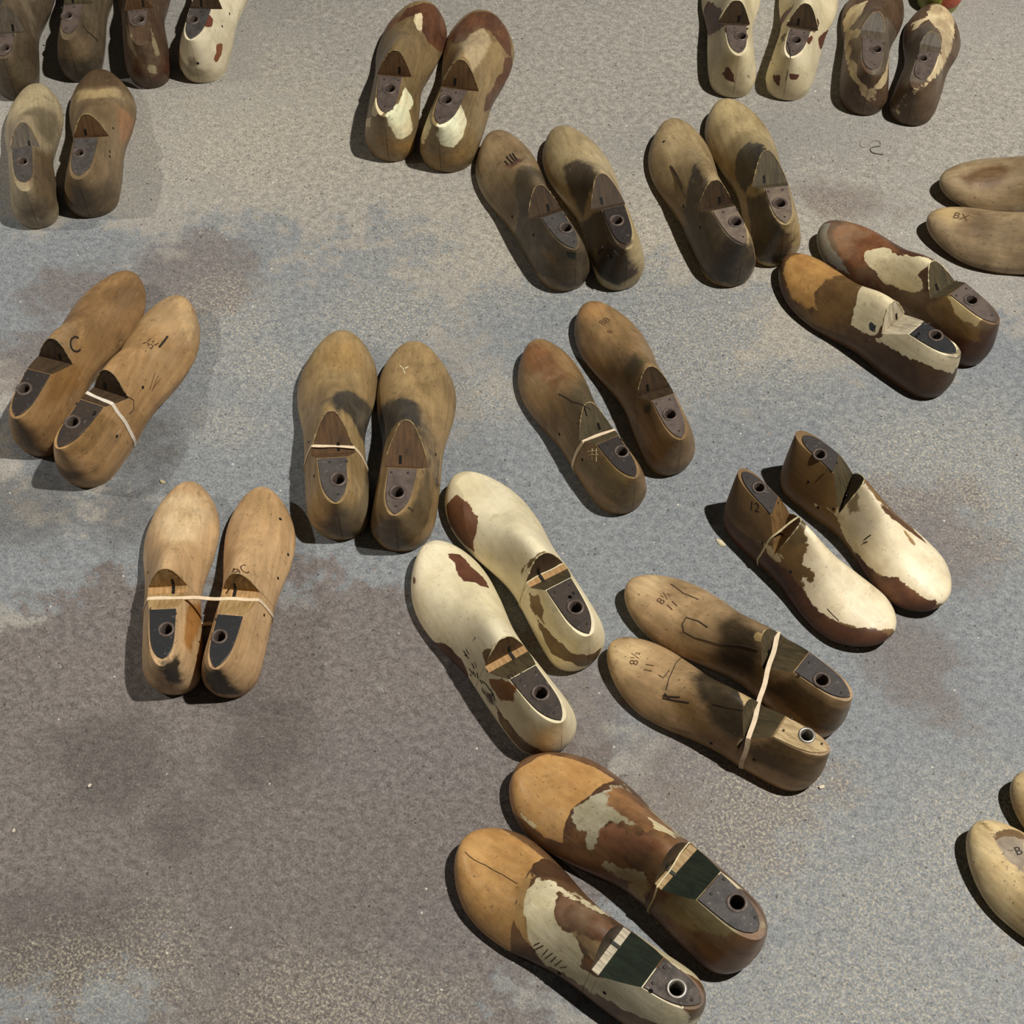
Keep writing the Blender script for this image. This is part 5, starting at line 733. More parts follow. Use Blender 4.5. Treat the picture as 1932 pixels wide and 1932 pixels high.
    {'id': '15a', 'pos': (-0.3838, 0.797), 'ang': 1.6192, 'L': 0.2802, 'foot': 1, 'label': 'light tan shoe last with black plate, left one of the banded pair', 'c1': '#bd9a6a', 'c2': '#a98657', 'cut': 'pale', 'plate': {'m': 'black', 'hu': 0.165, 'hlat': -0.0016, 'bu': 0.035}, 'w': 1.02, 'notch': {'up': 0.265, 'u1': 0.409, 'uc': 0.425, 'u2': 0.374}, 'toe_round': 0.27, 'layers': [{'c': '#c6ab80', 'c2': '#bb9c6e', 'soft': 0.012, 'amp': 0.003, 's': {'o': (0.2169, -0.0015, 0.0411), 'a': (0.958, 0.021, -0.286), 'b': (0.0, 0.997, 0.075), 'p': [(0.0358, 0.0244), (0.0353, -0.0125), (0.0157, -0.0323), (-0.037, -0.0195), (-0.054, 0.0084), (0.0043, 0.0315)]}}, {'c': '#352e24', 'soft': 0.004, 'amp': 0.005, 's': {'o': (0.008, -0.0055, 0.0631), 'a': (0.535, -0.511, 0.673), 'b': (0.0, 0.797, 0.604), 'p': [(0.0115, 0.0238), (0.0179, -0.0031), (0.0044, -0.0052), (-0.0191, -0.0258), (-0.019, -0.0076), (0.0043, 0.018)]}}, {'c': '#a06d2b', 'soft': 0.004, 'amp': 0.003, 's': {'o': (0.0739, -0.0271, 0.0424), 'a': (0.999, 0.031, -0.008), 'b': (0.0, 0.246, 0.969), 'p': [(0.0134, 0.0172), (0.0417, -0.0266), (0.0243, -0.0277), (-0.0416, 0.0117), (-0.0378, 0.0253)]}}], 'pegs': [(0.518, 0.672), (0.259, 0.278)]},
    {'id': '15b', 'pos': (-0.3268, 0.793), 'ang': 1.4628, 'L': 0.2765, 'foot': -1, 'label': 'light tan shoe last with black plate, right one of the banded pair', 'c1': '#bb9564', 'c2': '#a58050', 'cut': 'pale', 'plate': {'m': 'black', 'hu': 0.149, 'hlat': 0.0024, 'bu': 0.005}, 'notch': {'up': 0.256, 'u1': 0.411, 'uc': 0.426, 'u2': 0.376}, 'toe_round': 0.27, 'layers': [{'c': '#3f3426', 'soft': 0.004, 'amp': 0.005, 's': {'o': (0.0065, 0.0007, 0.0434), 'a': (0.245, -0.007, 0.969), 'b': (0.0, 1.0, 0.008), 'p': [(0.0195, 0.0175), (0.0356, -0.0079), (0.0037, -0.0128), (-0.0296, -0.0186), (-0.0262, 0.0052), (-0.0029, 0.0166)]}}, {'c': '#a17f50', 'soft': 0.01, 'amp': 0.003, 's': {'o': (0.242, -0.0043, 0.0344), 'a': (0.935, 0.054, -0.35), 'b': (0.0, 0.988, 0.152), 'p': [(0.019, 0.0391), (0.0269, 0.007), (0.0114, -0.013), (-0.0156, -0.0253), (-0.0307, -0.0129), (-0.0109, 0.0051)]}}], 'pegs': [(0.541, -0.76), (0.336, -0.732), (0.673, -0.727), (0.821, -0.385)], 'text': [('9C', (0.1243, -0.0075, 0.0853), (0.6494, -0.5663, -0.5075), 0.017, 'brown', 'pencilled_letters')]},
    {'id': '16a', 'pos': (0.0518, 0.7226), 'ang': 2.113, 'L': 0.3035, 'foot': 1, 'label': 'cream shoe last with brown patches, stamped ten and a half on its slope', 'c1': '#e0d3ad', 'c2': '#d2c398', 'cut': 'brown', 'cut2': 'olive', 'plate': {'m': 'brown', 'hu': 0.138, 'hlat': 0.0015, 'bu': 0.005}, 'w': 1.04, 'notch': {'up': 0.246, 'u1': 0.367, 'uc': 0.379, 'u2': 0.337}, 'toe_round': 0.26, 'mat': {'grain': 0.1, 'wear': 0.05, 'dirt': 0.35, 'rough': 0.5, 'age': 0.22}, 'edge': 'pale', 'layers': [{'c': '#62371f', 'c2': '#522c1a', 'soft': 0.0006, 'amp': 0.002, 's': {'o': (0.2347, -0.0203, 0.0439), 'a': (0.987, 0.07, -0.144), 'b': (0.0, 0.9, 0.436), 'p': [(0.037, 0.0046), (0.0287, -0.0072), (0.0058, -0.0096), (-0.0116, -0.017), (-0.0305, -0.0139), (-0.0275, 0.0025), (-0.0178, 0.0074), (-0.0108, 0.0156), (0.0042, 0.011), (0.0225, 0.0066)]}}, {'c': '#4d3020', 'c2': '#5a3925', 'soft': 0.0006, 'amp': 0.003, 's': {'o': (0.1646, 0.0533, 0.0143), 'a': (0.997, 0.081, 0.021), 'b': (0.0, 0.251, -0.968), 'p': [(0.0468, 0.0094), (0.0291, 0.0028), (0.0097, -0.0181), (-0.0022, -0.0172), (-0.0178, -0.0212), (-0.0347, -0.0167), (-0.0446, 0.0105), (-0.0201, 0.0132), (0.0079, 0.0222), (0.026, 0.0151)]}}, {'c': '#6f5527', 'c2': '#5b431e', 'soft': 0.0006, 'amp': 0.002, 's': {'o': (0.111, 0.0066, 0.0767), 'a': (0.998, -0.027, -0.065), 'b': (-0.0, 0.921, -0.389), 'p': [(0.0141, 0.0186), (0.0041, 0.0082), (-0.0083, 0.0026), (-0.0038, -0.0032), (-0.0011, -0.0169), (0.018, -0.0263), (0.0008, -0.0293), (-0.0215, -0.0083), (-0.0066, 0.0303), (0.0044, 0.0243)]}}, {'c': '#8c5b16', 'c2': '#7a4d14', 'soft': 0.0006, 'amp': 0.003, 's': {'o': (0.0753, 0.0292, 0.0661), 'a': (1.0, 0.018, 0.008), 'b': (-0.0, 0.383, -0.924), 'p': [(0.0236, 0.0109), (0.0069, -0.0108), (-0.0138, -0.0241), (-0.02, -0.005), (-0.0062, 0.0133), (0.0094, 0.0157)]}}, {'c': '#7b6036', 'c2': '#64492a', 'soft': 0.0006, 'amp': 0.003, 's': {'o': (0.032, 0.0297, 0.0243), 'a': (0.89, 0.44, 0.125), 'b': (0.0, 0.273, -0.962), 'p': [(0.0446, -0.0095), (0.0187, -0.0133), (-0.0045, -0.0096), (-0.0243, -0.0083), (-0.0469, 0.0158), (-0.0235, 0.008), (0.0034, 0.0093), (0.0325, 0.0077)]}}, {'c': '#4b382a', 'soft': 0.003, 'amp': 0.004, 's': {'o': (0.0885, 0.0392, 0.037), 'a': (1.0, 0.024, 0.006), 'b': (0.0, 0.252, -0.968), 'p': [(0.017, 0.0052), (-0.0009, -0.0085), (-0.015, -0.0046), (-0.0011, 0.008)]}}, {'c': '#6a4224', 'soft': 0.0006, 'amp': 0.001, 's': {'o': (0.2666, 0.0338, 0.0272), 'a': (0.926, -0.32, -0.202), 'b': (0.0, 0.534, -0.845), 'p': [(0.0081, 0.0016), (0.0006, -0.0042), (-0.0069, -0.0004), (-0.0018, 0.0029)]}}], 'marks': [('ink_stroke', [(0.49, 0.687), (0.465, 0.701)], 0.0014, 'ink'), ('ink_stroke', [(0.482, 0.649), (0.459, 0.668)], 0.0014, 'ink'), ('ink_stroke', [(0.476, 0.715), (0.45, 0.705)], 0.0014, 'ink'), ('ink_stroke', [(0.429, 0.718), (0.406, 0.734)], 0.0014, 'ink'), ('ink_stroke', [(0.42, 0.676), (0.4, 0.698)], 0.0014, 'ink'), ('ink_stroke', [(0.43, 0.799), (0.402, 0.8)], 0.0014, 'ink'), ('ink_stroke', [(0.407, 0.775), (0.385, 0.789)], 0.0014, 'ink'), ('ink_stroke', [(0.386, 0.736), (0.373, 0.774)], 0.0014, 'ink'), ('ink_stroke', [(0.415, 0.834), (0.405, 0.836)], 0.0014, 'ink'), ('ink_stroke', [(0.361, 0.758), (0.345, 0.766)], 0.0014, 'ink'), ('ink_stroke', [(0.35, 0.742), (0.321, 0.712)], 0.0014, 'ink'), ('ink_stroke', [(0.321, 0.712), (0.296, 0.713)], 0.0014, 'ink'), ('ink_stroke', [(0.296, 0.692), (0.275, 0.724)], 0.0014, 'ink'), ('ink_stroke', [(0.28, 0.7), (0.259, 0.733)], 0.0014, 'ink'), ('ink_stroke', [(0.475, 0.441), (0.468, 0.458)], 0.0012, 'ink')], 'text': [('10½.E', (0.0747, 0.0102, 0.0965), (-0.1797, -0.9472, 0.2656), 0.0145, 'ink', 'stamped_number')]},
    {'id': '16b', 'pos': (0.0849, 0.8273), 'ang': 2.0861, 'L': 0.2976, 'foot': -1, 'label': 'cream shoe last with one brown side patch and a frayed string at the hinge', 'c1': '#dfd2ac', 'c2': '#cfc095', 'cut': 'dark', 'cut2': 'olive', 'plate': {'m': 'brown', 'hu': 0.131, 'hlat': -0.0046, 'bu': 0.005}, 'w': 1.04, 'notch': {'up': 0.255, 'u1': 0.359, 'uc': 0.375, 'u2': 0.329}, 'toe_round': 0.26, 'mat': {'grain': 0.1, 'wear': 0.05, 'dirt': 0.35, 'rough': 0.5, 'age': 0.22}, 'edge': 'pale', 'layers': [{'c': '#6f4526', 'c2': '#5e391f', 'soft': 0.0006, 'amp': 0.002, 's': {'o': (0.2282, 0.0326, 0.03), 'a': (0.996, -0.074, -0.054), 'b': (0.0, 0.589, -0.808), 'p': [(0.038, -0.0126), (0.0142, -0.0192), (-0.0112, -0.0203), (-0.0249, -0.0121), (-0.0256, 0.0015), (-0.0345, 0.0117), (-0.0109, 0.0203), (0.0168, 0.0213), (0.0382, 0.0094)]}}, {'c': '#4a2c20', 'soft': 0.0006, 'amp': 0.002, 's': {'o': (0.1752, -0.0561, 0.0214), 'a': (0.997, -0.073, 0.019), 'b': (0.0, 0.248, 0.969), 'p': [(0.0298, -0.0022), (0.0037, -0.0064), (-0.0329, 0.014), (-0.0102, 0.0019), (0.0095, -0.0073)]}}, {'c': '#6a5430', 'soft': 0.0006, 'amp': 0.002, 's': {'o': (0.1136, 0.0059, 0.0801), 'a': (0.999, -0.025, -0.034), 'b': (0.0, 0.808, -0.588), 'p': [(0.0072, 0.0151), (0.0014, -0.0082), (-0.0005, -0.0208), (-0.0113, -0.0222), (0.0007, 0.0087), (0.0024, 0.0275)]}}, {'c': '#7a5b2b', 'c2': '#5f4522', 'soft': 0.0006, 'amp': 0.005, 's': {'o': (0.0711, 0.0239, 0.0549), 'a': (0.998, -0.053, -0.017), 'b': (0.0, 0.304, -0.953), 'p': [(0.0227, -0.0007), (0.0104, -0.0136), (-0.0059, -0.0138), (-0.0113, -0.0002), (-0.0239, 0.0043), (-0.0035, 0.0101), (0.0116, 0.014)]}}, {'c': '#5f4a2b', 'c2': '#6d5530', 'soft': 0.0006, 'amp': 0.003, 's': {'o': (0.0219, 0.0134, 0.0378), 'a': (0.729, 0.645, 0.23), 'b': (0.0, 0.336, -0.942), 'p': [(0.0516, 0.0019), (0.0257, -0.0087), (0.0074, -0.0149), (-0.0023, -0.0125), (-0.0182, -0.0112), (-0.0362, -0.0031), (-0.0362, 0.0256), (-0.009, 0.0095), (0.0171, 0.0134)]}}], 'pegs': [(0.473, -0.818), (0.174, -0.059)]},
    {'id': '17a', 'pos': (0.2682, 1.0509), 'ang': -0.8935, 'L': 0.2533, 'foot': -1, 'label': 'cream toed shoe last with brown sole edge and string, toe pointing lower right', 'c1': '#76582b', 'c2': '#614721', 'cut': 'tan', 'plate': {'m': 'dark', 'hu': 0.137, 'hlat': -0.001, 'bu': 0.023}, 'h': 1.12, 'pinch': 1.35, 'w': 1.12, 'tw': 1.04, 'notch': {'zn': 0.045, 'zc': 0.104, 'yaw': 0.5, 'up': 0.254, 'u1': 0.32, 'uc': 0.4, 'u2': 0.32}, 'toe_round': 0.21, 'mat': {'grain': 0.1, 'wear': 0.05, 'dirt': 0.35, 'rough': 0.5, 'age': 0.22}, 'edge': 'pale', 'layers': [{'c': '#dccdaa', 'c2': '#ccbb97', 'soft': 0.0006, 'amp': 0.004, 's': {'o': (0.1698, -0.0009, 0.0487), 'a': (0.956, 0.057, -0.287), 'b': (0.0, 0.981, 0.194), 'p': [(-0.0825, 0.0284), (-0.0551, 0.0287), (-0.0256, 0.0347), (0.0024, 0.0398), (0.0345, 0.0396), (0.0753, 0.038), (0.0909, 0.0237), (0.0753, -0.0054), (0.0578, -0.0227), (0.0362, -0.0348), (0.013, -0.0417), (-0.0074, -0.0379), (-0.0268, -0.0308), (-0.0128, -0.0233), (-0.0216, -0.0142), (-0.0388, -0.018), (-0.0495, -0.0041), (-0.0653, 0.0001)]}}, {'c': '#4b2e1e', 'c2': '#5c3a24', 'soft': 0.0006, 'amp': 0.003, 's': {'o': (0.1384, -0.0294, 0.0213), 'a': (0.995, 0.099, -0.025), 'b': (0.0, 0.244, 0.97), 'p': [(-0.149, 0.0075), (-0.1407, 0.01), (-0.0936, 0.0083), (-0.0691, 0.0126), (-0.0432, 0.0119), (-0.0181, 0.0163), (0.0052, 0.0134), (0.0198, 0.0091), (0.0398, 0.0042), (0.0654, 0.01), (0.0888, 0.0148), (0.1077, 0.0188), (0.1117, 0.017), (0.1257, 0.0067), (0.1106, -0.0122), (0.0833, -0.0113), (0.0306, -0.0337), (-0.0088, -0.0332), (-0.0482, -0.025), (-0.0905, -0.026), (-0.1275, -0.0193)]}}, {'c': '#c0ae85', 'soft': 0.0006, 'amp': 0.004, 's': {'o': (0.0946, -0.0308, 0.0436), 'a': (1.0, 0.011, -0.004), 'b': (-0.0, 0.361, 0.933), 'p': [(-0.0258, -0.0008), (-0.0144, 0.0046), (0.0111, 0.0032), (0.0243, -0.0013), (0.0049, -0.0057)]}}, {'c': '#63502f', 'c2': '#4e3c22', 'soft': 0.002, 'amp': 0.004, 's': {'o': (0.1061, -0.0052, 0.0818), 'a': (0.986, 0.089, -0.143), 'b': (-0.0, 0.85, 0.527), 'p': [(-0.0098, -0.0018), (-0.0088, 0.0201), (-0.0031, 0.0211), (0.0056, 0.0017), (0.0146, -0.0029), (0.0064, -0.0179), (-0.0049, -0.0203)]}}], 'pegs': [(0.309, -0.719), (0.498, -0.698)], 'marks': [('crack', [(0.736, -0.46), (0.809, -0.435)], 0.0008, 'crack')], 'text': [('12', (0.047, -0.019, 0.0722), (0.8887, 0.1633, 0.4285), 0.016, 'ink', 'stamped_number')]},
    {'id': '17b', 'pos': (0.3411, 1.1033), 'ang': -0.8936, 'L': 0.2577, 'foot': 1, 'label': 'cream toed shoe last with tall pointed cone, behind the string tied one', 'c1': '#7e5f2f', 'c2': '#6a4e26', 'cut': 'olive', 'plate': {'m': 'dark', 'hu': 0.163, 'hlat': -0.0039, 'bu': 0.04}, 'h': 1.12, 'pinch': 1.35, 'w': 1.12, 'tw': 1.04, 'notch': {'zn': 0.045, 'zc': 0.104, 'yaw': 0.5, 'up': 0.265, 'u1': 0.346, 'uc': 0.415, 'u2': 0.346}, 'toe_round': 0.21, 'mat': {'grain': 0.1, 'wear': 0.05, 'dirt': 0.35, 'rough': 0.5, 'age': 0.22}, 'edge': 'pale', 'layers': [{'c': '#dccdaa', 'c2': '#ccbb97', 'soft': 0.0006, 'amp': 0.004, 's': {'o': (0.1607, -0.0086, 0.0395), 'a': (0.952, 0.187, -0.242), 'b': (-0.0, 0.791, 0.611), 'p': [(-0.0675, 0.0426), (-0.0406, 0.0364), (-0.0228, 0.0329), (0.0071, 0.0321), (0.0455, 0.0381), (0.0792, 0.032), (0.1001, 0.0178), (0.1052, -0.0037), (0.0791, -0.0186), (0.063, -0.0172), (0.0415, -0.0213), (0.024, -0.0305), (0.0067, -0.0346), (-0.0146, -0.0313), (-0.0403, -0.0227), (-0.0635, -0.0137), (-0.0835, -0.0218), (-0.089, -0.0183), (-0.0661, -0.0104), (-0.0637, 0.0122)]}}, {'c': '#bdb19a', 'soft': 0.01, 'amp': 0.003, 's': {'o': (0.131, -0.0188, 0.0503), 'a': (1.0, 0.008, -0.004), 'b': (-0.0, 0.414, 0.91), 'p': [(-0.018, -0.0042), (-0.0104, 0.0197), (0.0152, 0.0147), (0.0169, -0.0106), (-0.0038, -0.0196)]}}, {'c': '#4f3121', 'c2': '#6a4327', 'soft': 0.0006, 'amp': 0.003, 's': {'o': (0.2079, -0.0342, 0.0188), 'a': (0.963, 0.262, -0.07), 'b': (0.0, 0.257, 0.966), 'p': [(-0.0613, 0.0025), (-0.0399, 0.0019), (-0.0213, 0.008), (-0.0028, 0.0183), (0.0203, 0.0186), (0.0349, 0.0164), (0.0479, 0.0161), (0.0511, -0.0011), (0.0369, -0.0104), (0.0119, -0.0186), (-0.0254, -0.0241), (-0.0523, -0.0274)]}}, {'c': '#57391f', 'soft': 0.0006, 'amp': 0.002, 's': {'o': (0.1638, 0.0176, 0.0564), 'a': (0.954, -0.157, -0.255), 'b': (0.0, 0.851, -0.525), 'p': [(-0.0302, -0.0247), (-0.0066, 0.0065), (0.0209, 0.0238), (0.0312, 0.0197), (0.0048, -0.0019), (-0.0202, -0.0235)]}}, {'c': '#8a6a3c', 'soft': 0.0006, 'amp': 0.002, 's': {'o': (0.182, 0.012, 0.0518), 'a': (0.944, -0.088, -0.318), 'b': (-0.0, 0.964, -0.267), 'p': [(-0.0166, -0.0035), (-0.0092, 0.0038), (0.0091, 0.0025), (0.015, 0.0001), (0.0017, -0.0029)]}}, {'c': '#7c6c4c', 'soft': 0.002, 'amp': 0.003, 's': {'o': (0.1107, -0.0131, 0.0656), 'a': (1.0, 0.024, -0.01), 'b': (0.0, 0.396, 0.918), 'p': [(-0.0071, -0.0036), (-0.0034, 0.019), (0.0095, -0.0023), (0.001, -0.0131)]}}], 'pegs': [(0.289, -0.829), (0.359, -0.733), (0.19, -0.652)], 'marks': [('scratch', [(0.563, -0.633), (0.576, -0.501)], 0.0015, 'ink'), ('scratch', [(0.568, -0.667), (0.581, -0.596)], 0.0015, 'ink')]},
    {'id': '18a', 'pos': (0.3339, 0.6891), 'ang': 2.5347, 'L': 0.2751, 'foot': 1, 'label': 'tan shoe last with pale wooden heel top, lower one of the strapped pair', 'c1': '#a48458', 'c2': '#84683f', 'cut': 'olive', 'plate': {'m': 'wood', 'rim_m': 'steel', 'hu': 0.108, 'hlat': -0.0057, 'bu': 0.005}, 'toe_round': 0.28, 'worn': False, 'mat': {'gain': 1.12}, 'notch': {'up': 0.218, 'u1': 0.314, 'uc': 0.361, 'u2': 0.314}, 'layers': [{'c': '#735730', 'soft': 0.014, 'amp': 0.003, 's': {'o': (0.1384, 0.0287, 0.0427), 'a': (0.997, -0.07, -0.038), 'b': (0.0, 0.477, -0.879), 'p': [(0.0432, -0.0068), (0.0214, -0.0254), (-0.0137, -0.0036), (-0.0542, 0.0021), (-0.0203, 0.0192), (0.0236, 0.0144)]}}, {'c': '#68502c', 'c2': '#594323', 'soft': 0.006, 'amp': 0.003, 's': {'o': (0.0348, 0.0185, 0.0468), 'a': (0.865, 0.476, 0.156), 'b': (0.0, 0.312, -0.95), 'p': [(0.046, 0.006), (0.0221, -0.0328), (-0.0498, -0.0296), (-0.0498, 0.0277), (-0.0011, 0.0098), (0.0326, 0.0188)]}}, {'c': '#342b20', 'c2': '#443824', 'soft': 0.008, 'amp': 0.003, 's': {'o': (0.1221, 0.0028, 0.0633), 'a': (0.986, -0.04, -0.163), 'b': (0.0, 0.971, -0.241), 'p': [(0.046, -0.004), (0.0517, -0.0315), (0.0242, -0.0297), (-0.0059, -0.0241), (-0.0259, -0.0299), (-0.029, 0.0022), (-0.0359, 0.0139), (-0.0397, 0.0305), (-0.0153, 0.0313), (0.0051, 0.0276), (0.0246, 0.0137)]}}, {'c': '#b09563', 'soft': 0.0006, 'amp': 0.002, 's': {'o': (0.1042, -0.0048, 0.0846), 'a': (0.999, 0.026, -0.045), 'b': (-0.0, 0.866, 0.499), 'p': [(0.0118, 0.0019), (0.0023, -0.0161), (-0.003, -0.0118), (-0.01, 0.0138), (-0.0011, 0.0121)]}}, {'c': '#b69a6c', 'soft': 0.015, 'amp': 0.003, 's': {'o': (0.2528, 0.0044, 0.0284), 'a': (0.751, -0.187, -0.633), 'b': (0.0, 0.959, -0.284), 'p': [(0.0256, 0.0052), (0.0074, -0.0175), (-0.0145, -0.0236), (-0.0252, 0.0029), (0.0067, 0.0329)]}}], 'pegs': [(0.426, 0.871), (0.244, 0.756)], 'marks': [('crack', [(0.68, 0.279), (0.697, 0.054), (0.711, -0.191), (0.719, -0.682)], 0.001, 'crack'), ('crack', [(0.743, 0.068), (0.719, 0.085), (0.716, -0.031)], 0.001, 'crack'), ('crack', [(0.681, 0.384), (0.616, 0.359)], 0.0018, 'crack'), ('crack', [(0.677, 0.422), (0.572, 0.428)], 0.0018, 'crack'), ('crack', [(0.68, 0.339), (0.646, 0.419)], 0.0018, 'crack'), ('crack', [(0.478, 0.364), (0.415, 0.313), (0.363, 0.192)], 0.0012, 'crack')], 'text': [('8½', (0.2385, 0.0017, 0.0391), (0.3737, -0.9268, -0.0378), 0.014, 'brown', 'stamped_number'), ('11', (0.2181, 0.0054, 0.043), (0.2639, -0.9645, -0.0062), 0.014, 'brown', 'stamped_number')]},
    {'id': '18b', 'pos': (0.3641, 0.7487), 'ang': 2.4537, 'L': 0.2924, 'foot': -1, 'label': 'tan shoe last with dark heel plate, upper one of the strapped pair', 'c1': '#a38459', 'c2': '#7f643d', 'cut': 'olive', 'plate': {'m': 'dark', 'hu': 0.13, 'hlat': 0.0017, 'bu': 0.011}, 'toe_round': 0.28, 'worn': False, 'mat': {'gain': 1.12}, 'notch': {'up': 0.233, 'u1': 0.342, 'uc': 0.396, 'u2': 0.342}, 'layers': [{'c': '#3d3121', 'c2': '#54432b', 'soft': 0.01, 'amp': 0.003, 's': {'o': (0.1371, 0.01, 0.063), 'a': (0.993, -0.073, -0.09), 'b': (0.0, 0.779, -0.627), 'p': [(0.0308, -0.0095), (0.0212, -0.0252), (-0.0187, -0.0321), (-0.0249, -0.0302), (-0.0258, -0.0066), (-0.0321, 0.0223), (0.0036, 0.0344), (0.0252, 0.0344), (0.0207, 0.0125)]}}, {'c': '#5a472b', 'c2': '#4b3a22', 'soft': 0.006, 'amp': 0.003, 's': {'o': (0.0347, 0.013, 0.0426), 'a': (0.81, 0.558, 0.179), 'b': (-0.0, 0.305, -0.952), 'p': [(0.0496, 0.0057), (0.0311, -0.0316), (-0.0413, -0.0262), (-0.0466, 0.0203), (-0.0172, 0.0183), (0.0243, 0.0136)]}}, {'c': '#a98d58', 'soft': 0.0006, 'amp': 0.003, 's': {'o': (0.1185, 0.0018, 0.0897), 'a': (0.997, -0.045, -0.069), 'b': (0.0, 0.837, -0.548), 'p': [(0.0103, 0.0009), (-0.0022, -0.0097), (-0.0082, 0.0007), (0.0002, 0.0081)]}}, {'c': '#b3976a', 'soft': 0.014, 'amp': 0.003, 's': {'o': (0.267, -0.0021, 0.036), 'a': (0.932, 0.051, -0.36), 'b': (-0.0, 0.99, 0.14), 'p': [(0.0158, 0.0129), (0.01, -0.0197), (-0.012, -0.0238), (-0.0154, 0.0051), (0.0016, 0.0254)]}}], 'marks': [('crack', [(0.847, -0.18), (0.78, -0.098), (0.712, -0.124)], 0.0012, 'crack'), ('crack', [(0.606, 0.296), (0.652, 0.209), (0.704, 0.198), (0.702, 0.338), (0.681, 0.461), (0.629, 0.515), (0.538, 0.539), (0.387, 0.407)], 0.0013, 'crack')], 'text': [('8½', (0.2423, 0.0051, 0.0435), (-0.0147, -0.9985, 0.0535), 0.014, 'brown', 'stamped_number'), ('11', (0.2279, 0.0093, 0.0462), (-0.2381, -0.9533, 0.1856), 0.014, 'brown', 'stamped_number')]},
